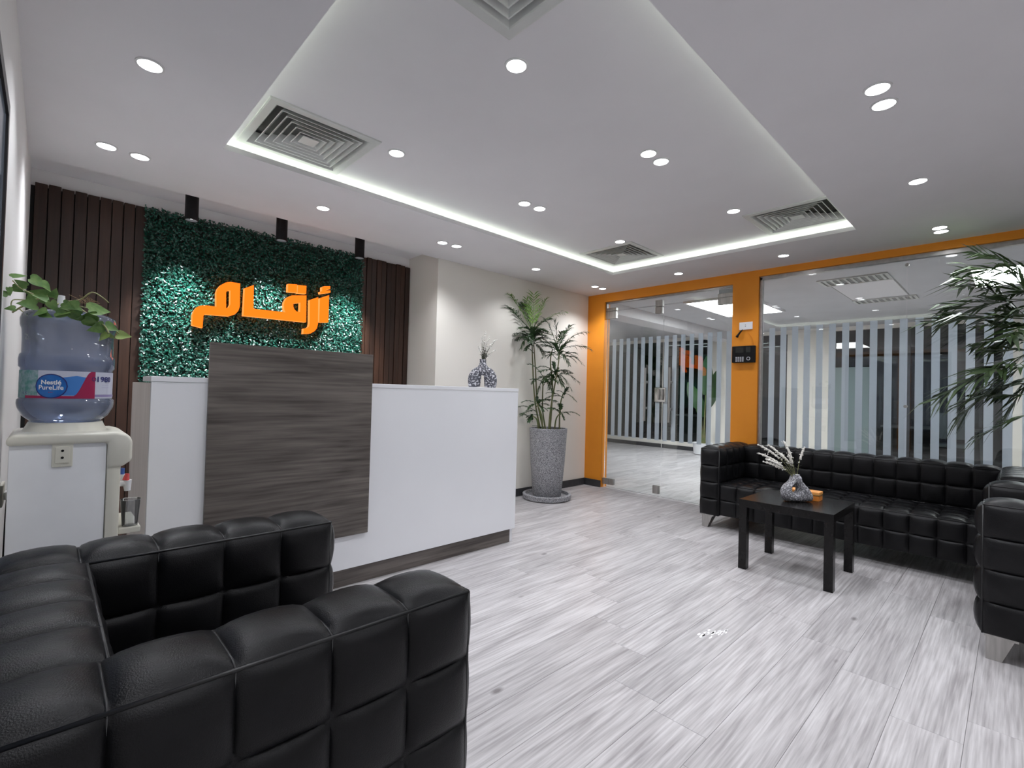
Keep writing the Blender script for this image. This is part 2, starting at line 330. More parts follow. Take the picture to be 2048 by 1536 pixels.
# timber boards in the niche
def boards(x0, x1, n):
    wd = (x1 - x0) / n
    for i in range(n):
        d = .022 + (.006 if i % 2 else 0)
        MB().box(x0 + i * wd + .0025, x0 + (i + 1) * wd - .0025, YN - d, YN, .0, 2.405 + R3(-.006, .006), .002).build('board', M['slat'], wall_niche)
MB().box(XL, XP, YN - .004, YN - .0005, 0, 2.39).build('backing_board', M['dark'], wall_niche)
boards(-.098, .475, 9); boards(2.122, XP - .004, 10)
# glass wall in orange
w = MB(); w.box(XB, XB + .12, 3.57, YA, 0, H + .03); w.box(XB, XB + .12, 2.0, 3.57, 2.31, H + .03); w.box(XB, XB + .12, 1.75, 2.0, 0, H + .03); w.box(XB, XB + .12, YR, 1.75, 2.352, H + .03)
wall_glass = w.build('wall_right', M['orange']); tag(wall_glass, 'orange painted wall framing the glass door and the fixed glazing', 'wall', kind='structure')
o = MB().box(XP + .0, 4.985, YA - .014, YA, 0, .085, .003).build('baseboard_back', M['base']); tag(o, 'charcoal baseboard along the cream wall', 'baseboard', kind='structure')
o = MB().box(4.986, XB, 3.57, YA, 0, .085, .003).build('baseboard_right', M['base']); tag(o, 'charcoal baseboard under the orange jamb by the door', 'baseboard', kind='structure')
def frost_strips(parent, ys):
    for y in ys: MB().box(XG + .0065, XG + .0072, y - .026, y + .026, .645, 1.842).build('frosted_strip', M['frost'], parent)
# glass door
door = thing('door_1', 'frameless double glass door with frosted vertical strips and steel fittings', 'door', (XG, 2.78, 0), kind='structure')
for y0, y1, z0, z1 in ((2.79, 3.555, .012, 2.195), (2.012, 2.784, .012, 2.195), (2.012, 3.555, 2.201, 2.30)):
    MB().box(XG - .006, XG + .006, y0, y1, z0, z1).build('glass_pane', M['glass'], door)
frost_strips(door, [2.05 + .1 * i for i in range(15)])
MB().box(XG - .02, XG + .02, 2.0, 3.57, 2.29, 2.31).box(XG - .02, XG + .02, 3.555, 3.57, 2.2, 2.31).box(XG - .02, XG + .02, 2.0, 2.012, 2.2, 2.31).build('channel', M['channel'], door)
for y0, y1, z0, z1 in ((3.42, 3.60, 2.10, 2.19), (3.42, 3.60, 2.195, 2.235), (2.80, 2.885, 2.10, 2.175), (2.80, 2.885, 2.18, 2.255), (2.0, 2.165, 2.12, 2.19), (2.0, 2.165, 2.195, 2.235), (3.41, 3.58, .045, .115), (2.80, 2.875, .04, .13), (2.0, 2.17, .04, .11)):
    MB().box(XG - .022, XG + .022, y0, y1, z0, z1, .004).build('patch_fitting', M['steel'], door)
lk = MB().box(XG - .026, XG + .026, 2.735, 2.868, 1.085, 1.25, .004).build('lock', M['chrome'], door)
for dy in (.03, .075): MB().tube([(XG - .034, 2.735 + dy, z) for z in (1.11, 1.17, 1.23)], [.012, .016, .012], 8).build('lock_bolt', M['steel'], lk)
for y in (2.977, 2.672):
    for sx in (-1, 1):
        h = MB().tube([(XG + sx * .055, y, .86), (XG + sx * .055, y, 1.475)], .0125, 12).build('pull_handle', M['steel'], door, True, 40)
        for z in (1.01, 1.31): MB().tube([(XG + sx * .008, y, z), (XG + sx * .055, y, z)], [.014, .011], 10).build('standoff', M['steel'], h, True, 40)
MB().box(XG + .008, XG + .05, 2.015, 2.165, 2.222, 2.285, .003).build('magnetic_lock', M['whiteplastic'], door)
# fixed glazing
win = thing('window_1', 'tall fixed glazing with frosted vertical strips behind the long sofa', 'window', (XG, 0, 0), kind='structure')
for y0, y1 in ((.624, 1.735), (-1.2, .618), (YR, -1.206)): MB().box(XG - .006, XG + .006, y0, y1, .03, 2.335).build('glass_pane', M['glass'], win)
frost_strips(win, [1.64 - .1 * i for i in range(26)])
MB().box(XG - .022, XG + .022, YR, 1.75, 2.318, 2.352).box(XG - .022, XG + .022, YR, 1.75, 0, .035).box(XG - .022, XG + .022, 1.725, 1.75, .03, 2.34).build('channel', M['channel'], win)
for z in (1.12, 2.28): MB().cyl((XG - .012, .621, z), .013, .024, 0, 12).build('glass_clip', M['steel'], win)
# window in the left wall, only its edge shows
wl = thing('window_2', 'dark framed window at the edge of the white side wall', 'window', (XL, 1.4, .5), kind='structure')
f = MB()
for y0, y1, z0, z1 in ((2.06, 2.10, .45, 1.97), (.7, .74, .45, 1.97), (.74, 2.06, 1.93, 1.97), (.74, 2.06, .45, .49)): f.box(XL, XL + .009, y0, y1, z0, z1)
f.build('window_frame', M['frame_dark'], wl); MB().box(XL, XL + .003, .74, 2.06, .49, 1.93).build('pane', M['windowglass'], wl)

# ------------------------------------------------------------------ room beyond the glass
fw = MB(); fw.box(XB + .12, XF + 4.5, YR - .2, YF + .1, HF, HF + .03)
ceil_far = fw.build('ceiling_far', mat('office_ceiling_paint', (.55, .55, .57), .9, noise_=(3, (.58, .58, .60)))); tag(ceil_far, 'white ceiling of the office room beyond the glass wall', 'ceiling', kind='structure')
o = MB().box(XB + .12, XF, 3.93, 4.28, 2.30, HF).build('trim_1', M['ceiling']); tag(o, 'boxed ceiling beam in the office room beyond the door', 'beam', kind='structure')
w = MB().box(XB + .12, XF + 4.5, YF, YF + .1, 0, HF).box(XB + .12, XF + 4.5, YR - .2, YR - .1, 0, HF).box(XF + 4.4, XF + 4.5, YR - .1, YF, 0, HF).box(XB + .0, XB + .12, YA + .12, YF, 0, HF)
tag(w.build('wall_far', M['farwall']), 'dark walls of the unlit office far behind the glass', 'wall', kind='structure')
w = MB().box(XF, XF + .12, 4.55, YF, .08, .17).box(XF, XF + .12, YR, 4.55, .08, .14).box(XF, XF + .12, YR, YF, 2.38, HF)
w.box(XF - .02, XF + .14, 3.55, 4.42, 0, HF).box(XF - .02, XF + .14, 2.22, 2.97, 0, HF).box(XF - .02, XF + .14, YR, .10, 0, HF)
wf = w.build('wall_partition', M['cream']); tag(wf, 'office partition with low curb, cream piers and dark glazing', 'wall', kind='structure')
for y0, y1 in ((4.42, 6.3), (6.3, YF), (2.97, 3.55), (.10, 1.2), (1.2, 2.22)):
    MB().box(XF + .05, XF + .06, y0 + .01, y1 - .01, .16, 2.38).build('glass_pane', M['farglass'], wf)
MB().box(XF + .02, XF + .035, 1.72, 2.215, .14, 1.74).build('frosted_panel', M['frostglass'], wf)
for y in (6.3, 1.2): MB().box(XF + .03, XF + .08, y - .02, y + .02, .14, 2.38).build('mullion', M['base'], wf)
o = MB().box(XF - .02, XF, 4.42, YF, 0, .085).box(XF - .02, XF, 2.97, 3.55, 0, .085).box(XF - .02, XF, .1, 2.22, 0, .085).build('baseboard_far', M['base']); tag(o, 'charcoal baseboard under the office partition', 'baseboard', kind='structure')
# light panels in the far ceiling
for x0, x1, y0, y1, lab in ((6.25, 7.65, 2.35, 3.12, 'bright rectangular ceiling light panel seen through the glass door'), (6.3, 7.25, -.95, .30, 'bright rectangular ceiling light panel seen behind the palm at the picture edge')):
    t = thing('ceiling_light_panel', lab, 'ceiling light', ((x0 + x1) / 2, (y0 + y1) / 2, HF - .03), group='light panels in the office ceiling')
    MB().box(x0, x1, y0, y1, HF - .028, HF - .004).build('diffuser', M['panel'], t)
    f = MB()
    for a in ((x0 - .03, x0, y0 - .03, y1 + .03), (x1, x1 + .03, y0 - .03, y1 + .03), (x0, x1, y0 - .03, y0), (x0, x1, y1, y1 + .03)): f.box(*a, HF - .03, HF)
    f.build('frame', M['ceiling'], t)
def grille(x0, x1, y0, y1, lab):
    t = thing('ceiling_grille', lab, 'vent', ((x0 + x1) / 2, (y0 + y1) / 2, HF - .012), group='slotted grilles in the office ceiling')
    f = MB()
    for a in ((x0 - .03, x0, y0 - .03, y1 + .03), (x1, x1 + .03, y0 - .03, y1 + .03), (x0, x1, y0 - .03, y0), (x0, x1, y1, y1 + .03)): f.box(*a, HF - .012, HF)
    f.build('frame', M['vent'], t); MB().box(x0, x1, y0, y1, HF - .003, HF - .001).build('backing', M['ventdark'], t)
    n = 9
    for i in range(n):
        y = y0 + (i + .5) * (y1 - y0) / n; MB().box(x0, x1, y - .012, y + .012, HF - .01, HF - .004).build('louver', M['vent'], t)
grille(6.03, 6.31, .92, 1.48, 'slotted grille in the office ceiling nearest the fixed glazing')
grille(7.48, 7.70, .86, 1.44, 'slotted grille in the office ceiling deeper inside the room')
hp = thing('access_hatch', 'flush rectangular access hatch between two slotted ceiling grilles', 'hatch', (6.9, 1.17, HF - .006))
MB().box(6.38, 7.40, .90, 1.45, HF - .006, HF - .001).build('hatch_panel', M['ceiling'], hp)
f = MB()
for a in ((6.365, 6.378, .885, 1.465), (7.402, 7.415, .885, 1.465), (6.378, 7.402, .885, .898), (6.378, 7.402, 1.452, 1.465)): f.box(*a, HF - .002, HF - .0005)
f.build('hatch_gap', M['ventdark'], hp)
for i, (x, y, l) in enumerate(((11.0, 5.2, 1.5), (11.6, 4.6, 1.5), (12.4, 4.6, 1.6))):
    t = thing('linear_lamp', ('white linear lamp in the dark office, closest to the partition', 'white linear lamp in the dark office, middle of the three', 'white linear lamp in the dark office, deepest of the three')[i], 'lamp', (x, y, HF - .05), group='linear lamps in the dark office')
    MB().box(x - .05, x + .05, y - l / 2, y + l / 2, HF - .05, HF - .01).build('lamp_body', M['whiteplastic'], t); MB().box(x - .04, x + .04, y - l / 2, y + l / 2, HF - .054, HF - .05).build('diffuser', M['linear'], t)
# desks with monitors in the dark office
def office_desk(x, y, lab):
    t = thing('office_desk', lab, 'desk', (x, y, 0), group='desks in the dark office')
    MB().box(x - .35, x + .35, y - .7, y + .7, .70, .73, .004).build('desk_top', M['whiteplastic'], t)
    for sy in (-1, 1):
        b = MB()
        for sx in (-1, 1): b.add([(x + sx * .05 + dx, y + sy * .6 + dy, .70) for dx, dy in ((-.04, -.02), (.04, -.02), (.04, .02), (-.04, .02))] + [(x + sx * .30 + dx, y + sy * .64 + dy, 0) for dx, dy in ((-.025, -.02), (.025, -.02), (.025, .02), (-.025, .02))], [(0, 1, 2, 3), (7, 6, 5, 4), (0, 4, 5, 1), (1, 5, 6, 2), (2, 6, 7, 3), (3, 7, 4, 0)])
        b.build('leg', M['whiteplastic'], t)
office_desk(11.3, 1.0, 'white office desk with splayed legs behind the fixed glazing')
office_desk(11.2, 5.4, 'white office desk in the dark room behind the glass door')
def monitor(x, y, lab):
    t = thing('monitor', lab, 'monitor', (x, y, .73), group='monitors on the office desks')
    MB().box(x - .012, x + .02, y - .27, y + .27, .86, 1.19, .005).build('screen', M['screen_off'], t); MB().box(x - .01, x + .03, y - .03, y + .03, .74, .95).build('stand', M['blackplastic'], t); MB().box(x - .09, x + .10, y - .11, y + .11, .73, .742, .003).build('base', M['blackplastic'], t)
monitor(11.3, 1.3, 'black monitor on the desk behind the fixed glazing'); monitor(11.2, 5.05, 'black monitor on the desk behind the glass door, nearer the pier'); monitor(11.2, 5.75, 'black monitor on the desk behind the glass door, farther from the pier')
def office_chair(x, y, lab, m):
    t = thing('office_chair', lab, 'chair', (x, y, 0), group='chairs in the dark office')
    MB().box(x - .23, x + .23, y - .23, y + .23, .44, .50, .025).build('seat', m, t, True, 50)
    MB().box(x - .25, x - .20, y - .21, y + .21, .58, 1.0, .022).build('backrest', m, t, True, 50)
    MB().tube([(x - .2, y, .47), (x - .25, y, .55), (x - .24, y, .7)], .018, 8).build('back_bracket', M['blackplastic'], t)
    MB().tube([(x, y, .44), (x, y, .08)], .025, 10).build('column', M['chrome'], t)
    for k in range(5):
        a = k * 2 * PI / 5; MB().tube([(x, y, .09), (x + .27 * math.cos(a), y + .27 * math.sin(a), .055)], [.02, .012], 6).sphere((x + .27 * math.cos(a), y + .27 * math.sin(a), .028), .028).build('leg', M['blackplastic'], t)
office_chair(10.75, .75, 'white office chair at the desk behind the fixed glazing', M['whiteplastic']); office_chair(10.65, 5.7, 'black office chair at the desk behind the glass door', M['blackplastic'])
# broad leaved plant by the far pier
bp = thing('potted_banana_plant', 'broad leaved green plant in a pale pot by the office pier', 'plant', (9.55, 4.36, 0))
MB().lathe([(.13, 0), (.17, .02), (.19, .22), (.2, .24), (.18, .24), (.17, .2)], (9.55, 4.36, 0), 20).build('pot', M['whiteplastic'], bp, True, 40)
for bx_, tx, h0, h1, wd in ((0, -.28, .9, 1.45, .16), (.02, .10, 1.2, 2.0, .17), (-.02, -.06, .75, 1.25, .12), (.05, .30, .95, 1.7, .15)):
    base = Vector((9.55, 4.36, .2)); rv = Vector((.72, -.69, 0))
    p0 = base + rv * bx_; p1 = base + rv * (bx_ + tx * .2) + Vector((0, 0, h0 - .2)); p2 = base + rv * tx + Vector((0, 0, h1 - .2))
    MB().tube([p0, p0.lerp(p1, .5) + Vector((0, 0, .02)), p1], [.02, .016, .01], 6).build('stalk', M['cane'], bp)
    lf = MB(); n = 10; vs = []
    nd = (p2 - p1).normalized(); sd = nd.cross(Vector((-.69, -.72, 0))).normalized(); bk = Vector((.69, .72, 0))
    for i in range(n + 1):
        t = i / n; c = p1.lerp(p2, t) + bk * (.10 * t * t); hw = wd * math.sin(PI * min(1, t * .93 + .05)) ** .7 * (1 - .35 * t)
        vs += [c - sd * hw + bk * hw * .25, c, c + sd * hw + bk * hw * .25]
    lf.add(vs, [f for i in range(n) for f in ((i * 3, i * 3 + 1, i * 3 + 4, i * 3 + 3), (i * 3 + 1, i * 3 + 2, i * 3 + 5, i * 3 + 4))]).build('leaf', M['bananaleaf'], bp, True)

# ------------------------------------------------------------------ lamps
def downlight(x, y, z, lab, grp, power=DL_POWER):
    t = thing('downlight', lab, 'downlight', (x, y, z), group=grp)
    MB().lathe([(.049, 0), (.049, -.004), (.041, -.005), (.040, 0)], (x, y, z), 24, False, False).build('trim_ring', M['trimring'], t, True, 40)
    MB().lathe([(.041, -.0015), (.030, -.0035), (.0005, -.004)], (x, y, z), 24, False, True).build('lens', M['lens'], t)
    if power:
        l = bpy.data.lights.new('lamp', 'SPOT'); l.energy = power; l.color = LIGHT_COL; l.spot_size = math.radians(128); l.spot_blend = .75; l.shadow_soft_size = .045
        o = bpy.data.objects.new('lamp', l); COL.objects.link(o); o.parent = t; o.location = (0, 0, -.012)
G1 = 'downlights in the lower ceiling'; G2 = 'downlights in the recessed tray'
for x, y, lab in ((.255, 2.394, 'single downlight between the tray and the white side wall'), (.189, 3.387, 'downlight of the pair over the timber boards, closer to the side wall'),
                  (.334, 3.401, 'downlight of the pair over the timber boards, farther from the side wall'), (1.363, 3.39, 'single downlight in the lower ceiling in front of the orange sign'),
                  (2.396, 3.399, 'left downlight of the pair in front of the pier beside the niche'), (2.537, 3.388, 'right downlight of the pair in front of the pier beside the niche'),
                  (3.557, 3.396, 'single downlight over the tall palm by the cream wall'), (4.585, 3.417, 'left downlight of the pair in the corner above the orange jamb'),
                  (4.728, 3.413, 'right downlight of the pair in the corner above the orange jamb'), (4.634, 2.403, 'single downlight in front of the glass door'),
                  (4.626, 1.419, 'single downlight in front of the fixed glazing near the orange pillar'), (4.585, .385, 'upper downlight of the close pair beside the orange header'),
                  (4.695, .385, 'lower downlight of the close pair beside the orange header'), (3.54, .392, 'single downlight right of the tray between two pairs'),
                  (2.378, .393, 'upper downlight of the large pair right of the tray'), (2.523, .394, 'lower downlight of the large pair right of the tray')):
    downlight(x, y, H, lab, G1)
for x, y, lab in ((1.355, 1.435, 'single downlight in the tray below the cut-off diffuser'), (1.397, 2.457, 'single downlight in the tray beside the large diffuser by the tray corner'),
                  (2.372, 1.423, 'left downlight of the pair in the middle of the tray'), (2.503, 1.419, 'right downlight of the pair in the middle of the tray'),
                  (2.413, 2.434, 'left downlight of the pair in the tray near its desk-side edge'), (2.554, 2.418, 'right downlight of the pair in the tray near its desk-side edge'),
                  (3.527, 1.416, 'single downlight in the tray beside the diffuser nearest the orange header'), (3.585, 2.413, 'single downlight in the tray touching the small far diffuser')):
    downlight(x, y, ZT, lab, G2)
for x, y, lab in ((7.9, 4.78, 'left downlight of the pair in the office ceiling beyond the door'), (8.05, 4.79, 'right downlight of the pair in the office ceiling beyond the door'), (9.0, 4.72, 'single downlight in the office ceiling above the door strips')):
    downlight(x, y, HF, lab, 'downlights in the office ceiling', FAR_POWER)
for i, x in enumerate((.255, 1.36, 2.45, 3.55, 4.6)):  # unseen lamps added on the grid to brighten surfaces facing the camera
    for j, y in enumerate((-.6, -1.6)):
        downlight(x, y, H, 'added unseen downlight behind the viewpoint, %s in the %s row' % (('first from the side wall', 'second from the side wall', 'middle one', 'second from the glazing', 'first from the glazing')[i], ('nearer', 'farther')[j]), 'added unseen downlights behind the viewpoint')
downlight(.255, 1.395, H, 'added unseen downlight above the closest armchair, outside the picture top', G1)  # extra lamp added out of view to brighten dispenser side and armchair
downlight(.255, .39, H, 'added unseen downlight over the viewpoint beside the side wall', G1)  # second added lamp out of view, fills the same corner
# black spot cylinders over the hedge wall
for x, lab in ((.691, 'black cylinder spotlight over the hedge wall, nearest the left timber'), (1.290, 'black cylinder spotlight over the hedge wall, middle of three'), (1.942, 'black cylinder spotlight over the hedge wall, nearest the right timber')):
    t = thing('spotlight', lab, 'spotlight', (x, 4.0, ZT), group='black spotlights over the hedge wall')
    MB().lathe([(.041, 0), (.041, -.205), (.036, -.207), (.034, -.185)], (x, 4.0, ZT), 20, True, False).build('housing', M['blackplastic'], t, True, 40)
    MB().lathe([(.0335, -.188), (.0005, -.189)], (x, 4.0, ZT), 16, False, True).build('lens', M['lens'], t)
    l = bpy.data.lights.new('lamp', 'SPOT'); l.energy = SPOT_POWER; l.color = (.86, .95, 1.0); l.spot_size = math.radians(66); l.spot_blend = .9; l.shadow_soft_size = .05
    o = bpy.data.objects.new('lamp', l); COL.objects.link(o); o.parent = t; o.location = (0, .0, -.21); o.rotation_euler = (math.radians(15), 0, 0)
# square diffusers
def diffuser(x, y, lab):
    t = thing('air_diffuser', lab, 'vent', (x, y, ZT), group='square air diffusers in the tray')
    s = VS; f = MB()
    for q in range(4):
        c, sn = [(1, 0), (0, 1), (-1, 0), (0, -1)][q]
        pr = [(s, 0), (s, -.008), (s - .006, -.010), (s - .040, -.010), (s - .044, -.006), (s - .075, .045)]
        vs = []
        for d, z in pr:
            for e in (-1, 1): px, py = d, e * d; vs.append((x + px * c - py * sn, y + px * sn + py * c, ZT + z))
        f.add(vs, [(i * 2, i * 2 + 1, i * 2 + 3, i * 2 + 2) for i in range(len(pr) - 1)])
    f.build('frame', M['vent'], t)
    for k, d0 in enumerate((.212, .177, .142, .107, .073)):
        r = MB()
        for q in range(4):
            c, sn = [(1, 0), (0, 1), (-1, 0), (0, -1)][q]; vs = []
            for d, z in ((d0 - .005, -.009), (d0, -.009), (d0 - .033, .034), (d0 - .037, .034)):
                for e in (-1, 1): px, py = d, e * d; vs.append((x + px * c - py * sn, y + px * sn + py * c, ZT + z))
            r.add(vs, [(0, 1, 3, 2), (2, 3, 5, 4), (4, 5, 7, 6), (6, 7, 1, 0)])
        r.build('louver', M['vent'], t)
    MB().box(x - .042, x + .042, y - .042, y + .042, -.008 + ZT, ZT - .004).build('centre_plate', M['vent'], t)
    MB().box(x - s + .02, x + s - .02, y - s + .02, y + s - .02, ZT + .06, ZT + .065).build('duct', M['ventdark'], t)
for (x, y), lab in zip(VENTS, ('square air diffuser in the tray corner nearest the left timber', 'square air diffuser in the far tray corner over the palm', 'square air diffuser in the tray corner nearest the orange header', 'square air diffuser cut off by the picture top')):
    diffuser(x, y, lab)

# ------------------------------------------------------------------ hedge wall and sign
hg = thing('hedge_wall_panel', 'artificial boxwood hedge panel behind the orange sign', 'plant wall', (1.3, YN, .6))
MB().box(.478, 2.118, YN - .012, YN - .002, .3, 2.40).build('backing', M['hedge_back'], hg)
hm = MB(); vs = []; fs = []
for k in range(36000):
    x = R3(.462, 2.132); z = R3(.95, 2.412); y = YN - .012 - .05 * rnd.random() ** .8
    nrm = Vector((rnd.gauss(0, .55), -1, rnd.gauss(.35, .55))).normalized(); a = R3(0, 2 * PI)
    u = nrm.orthogonal().normalized(); v = nrm.cross(u); u, v = u * math.cos(a) + v * math.sin(a), v * math.cos(a) - u * math.sin(a)
    L_ = R3(.008, .0125); wd = L_ * .62; c = Vector((x, y, z)); i0 = len(vs)
    vs += [tuple(c - u * L_), tuple(c + v * wd - nrm * .002), tuple(c + u * L_), tuple(c - v * wd - nrm * .002)]
    fs += [(i0, i0 + 1, i0 + 2), (i0, i0 + 2, i0 + 3)]
hm.v = vs; hm.f = fs; hm.mi = [0] * len(fs)
o = hm.build('leaves', M['hedge'], hg); o['kind'] = 'stuff'
sg = thing('wall_sign', 'glowing orange sign letters mounted on the hedge wall', 'sign', (1.28, 4.235, 1.6))
GLYPHS = [
  ('letter', [(1.6975, 1.9314), (1.7765, 1.9696), (1.7777, 1.727), (1.6967, 1.7195)], []),
  ('hamza', [(1.6956, 1.9869), (1.7132, 1.9954), (1.7121, 2.0299), (1.7308, 2.042), (1.7841, 2.0512), (1.785, 2.0253), (1.7487, 2.0147), (1.7512, 2.0084), (1.7877, 2.0133), (1.7883, 1.9953), (1.6996, 1.9686)], []),
  ('letter', [(1.6104, 1.9015), (1.6806, 1.9366), (1.6862, 1.7016), (1.6786, 1.6641), (1.6574, 1.6363), (1.6254, 1.6142), (1.5644, 1.6035), (1.5661, 1.6494), (1.5927, 1.6557), (1.6105, 1.6719), (1.615, 1.6988)], []),
  ('letter', [(1.1014, 1.9178), (1.1647, 1.9539), (1.1679, 1.7701), (1.1802, 1.7637), (1.4135, 1.7685), (1.4039, 1.7852), (1.3986, 1.8216), (1.4016, 1.8538), (1.4206, 1.8918), (1.4597, 1.9172), (1.5801, 1.9362), (1.5845, 1.7061), (1.0976, 1.7)], [[(1.4723, 1.8504), (1.5313, 1.8667), (1.5319, 1.7865), (1.5024, 1.7879), (1.4831, 1.8036), (1.4741, 1.827)]]),
  ('dot', [(1.427, 2.009), (1.499, 2.0173), (1.4992, 1.9482), (1.4271, 1.9429)], []),
  ('dot', [(1.5054, 2.0141), (1.5774, 2.0179), (1.5765, 1.9499), (1.5056, 1.945)], []),
  ('letter', [(0.9063, 1.8518), (0.9138, 1.8803), (0.9341, 1.913), (0.9651, 1.938), (0.9978, 1.9497), (1.067, 1.949), (1.0701, 1.7694), (1.0597, 1.731), (1.0375, 1.7022), (0.9994, 1.6833), (0.8369, 1.6768), (0.8275, 1.6632), (0.8247, 1.5722), (0.7589, 1.5855), (0.7581, 1.6589), (0.7659, 1.6911), (0.7826, 1.7208), (0.8063, 1.7375), (0.843, 1.7447), (0.9098, 1.7436)], [[(0.9717, 1.8664), (0.9843, 1.8803), (1.0017, 1.8832), (1.0035, 1.7747), (0.9921, 1.7465), (0.9758, 1.7422)]]),
]
YS = 4.222
def glyph(outer, holes=(), name='letter'):
    bm = bmesh.new(); es = []
    for lp in (outer, *holes):
        vv = [bm.verts.new((x, YS, z)) for x, z in lp]; es += [bm.edges.new((vv[i], vv[(i + 1) % len(vv)])) for i in range(len(vv))]
    r = bmesh.ops.triangle_fill(bm, edges=es, use_beauty=True)
    bm.normal_update(); b = MB(); bm.verts.index_update(); b.m = 0
    tri = []
    for f in bm.faces:
        ids = [v.index for v in f.verts]
        tri.append(ids if f.normal.y < 0 else ids[::-1])
    V = [v.co.copy() for v in bm.verts]; n = len(V)
    b.add(V, tri); b.m = 1
    ring = []; k = 0
    for lp in (outer, *holes): ring.append(list(range(k, k + len(lp)))); k += len(lp)
    D = .045
    b.add(V + [v + Vector((0, D, 0)) for v in V], [(r_[i], r_[(i + 1) % len(r_)], r_[(i + 1) % len(r_)] + n, r_[i] + n) for r_ in ring for i in range(len(r_))] + [[i + n for i in t[::-1]] for t in tri])
    bm.free(); o = b.build(name, [M['face'], M['side']], sg)
for nm, outer, holes in GLYPHS: glyph(outer, holes, nm)
for x in (.82, .95, 1.2, 1.5, 1.68, 1.76): MB().tube([(x, YS + .045, 1.70), (x, YN - .01, 1.70)], .005, 6).build('standoff_pin', M['steel'], sg)

# ------------------------------------------------------------------ reception desk
YD = 2.665
dk = thing('reception_desk', 'white reception desk with tall grey-brown front panel', 'reception desk', (1.48, 2.9, 0))
MB().box(.334, 2.628, YD, YD + .03, .108, 1.156, .0015).build('front_panel', M['white_lam'], dk)
MB().box(.332, 2.630, YD - .002, YD + .26, 1.157, 1.181, .002).build('counter_top', M['white_lam'], dk)
MB().box(.551, 1.391, YD - .020, YD - .001, .303, 1.352, .0015).build('feature_panel', M['laminate'], dk)
MB().box(.335, 2.60, YD + .03, YD + .05, 0, .108).build('kick_board', M['laminate'], dk)
MB().box(.334, .36, YD + .031, 3.33, 0, 1.152, .0015).build('side_panel', M['grey_side'], dk)
MB().box(2.604, 2.628, YD + .031, 3.33, .0, 1.152, .0015).build('side_panel', M['white_lam'], dk)
MB().box(.361, 2.603, YD + .27, 3.32, .72, .745, .002).build('work_top', M['white_lam'], dk)

# ------------------------------------------------------------------ tufted seating
def tuft(mb, x0, x1, y0, y1, z0, z1, nx, ny, nz, b, K=8, skip=''):
    """box whose six faces are quilted; b = bulge per face dict"""
    lo = (x0, y0, z0); hi = (x1, y1, z1); nc = (nx, ny, nz)
    for ax in range(3):
        u, v = [(1, 2), (2, 0), (0, 1)][ax]
        for sgn, tagc in ((-1, 'xyz'[ax] + '-'), (1, 'xyz'[ax] + '+')):
            if tagc in skip.split(): continue
            bu = b.get(tagc, b['*']); NU, NV = nc[u] * K, nc[v] * K; vs = []
            for j in range(NV + 1):
                for i in range(NU + 1):
                    p = [0, 0, 0]; gu = (i // K + (1 - math.cos(PI * (i % K) / K)) / 2) / nc[u]; gv = (j // K + (1 - math.cos(PI * (j % K) / K)) / 2) / nc[v]; p[u] = lo[u] + (hi[u] - lo[u]) * gu; p[v] = lo[v] + (hi[v] - lo[v]) * gv; p[ax] = hi[ax] if sgn > 0 else lo[ax]
                    g = (math.sin(PI * (i % K) / K) * math.sin(PI * (j % K) / K)) ** .85
                    # overall soft crown on top of the cells
                    cr = (1 - abs(2 * gu - 1) ** 6) * (1 - abs(2 * gv - 1) ** 6)
                    wv = noise.noise(Vector((p[0] * 7, p[1] * 7, p[2] * 7))) * .003 * g
                    p[ax] += sgn * (bu * (.78 * g + .22 * cr) + wv); vs.append(tuple(p))
            fs = []
            for j in range(NV):
                for i in range(NU):
                    q = (j * (NU + 1) + i, j * (NU + 1) + i + 1, (j + 1) * (NU + 1) + i + 1, (j + 1) * (NU + 1) + i); fs.append(q if sgn > 0 else q[::-1])
            mb.add(vs, fs)
    return mb
def weld(o):
    bm = bmesh.new(); bm.from_mesh(o.data); bmesh.ops.remove_doubles(bm, verts=bm.verts, dist=.0004); bm.to_mesh(o.data); bm.free()
    o.data.polygons.foreach_set('use_smooth', [True] * len(o.data.polygons)); o.data.set_sharp_from_angle(angle=math.radians(62)); o.data.update()
def side_seams(mb, x0, x1, y0, y1, z0, z1, nx, ny, nz, r=.0028):
    for x in (x0, x1):
        for i in range(1, ny): y = y0 + (y1 - y0) * i / ny; mb.tube([(x, y, z0), (x, y, z1)], r, 5)
        for k in range(1, nz): z = z0 + (z1 - z0) * k / nz; mb.tube([(x, y0, z), (x, y1, z)], r, 5)
    for y in (y0, y1):
        for i in range(1, nx): x = x0 + (x1 - x0) * i / nx; mb.tube([(x, y, z0), (x, y, z1)], r, 5)
        for k in range(1, nz): z = z0 + (z1 - z0) * k / nz; mb.tube([(x0, y, z), (x1, y, z)], r, 5)
def pipe_box(mb, x0, x1, y0, y1, z0, z1, r=.0042, cross=None, b=0., sideseams=()):
    for y in (y0, y1): mb.tube([(x0, y, z1), (x1, y, z1)], r, 5)
    for x in (x0, x1): mb.tube([(x, y0, z1), (x, y1, z1)], r, 5)
    for x in (x0, x1):
        for y in (y0, y1): mb.tube([(x, y, z0), (x, y, z1)], r, 5)
    if cross:
        ax, n = cross
        for i in range(1, n):
            t = i / n
            if ax == 0: p = [(x0 + (x1 - x0) * t, y0 + (y1 - y0) * k / 8, z1 + b * .22 * (1 - abs(k / 4 - 1) ** 6) + .0005) for k in range(9)]
            else: p = [(x0 + (x1 - x0) * k / 8, y0 + (y1 - y0) * t, z1 + b * .22 * (1 - abs(k / 4 - 1) ** 6) + .0005) for k in range(9)]
            mb.tube(p, r * .85, 5)
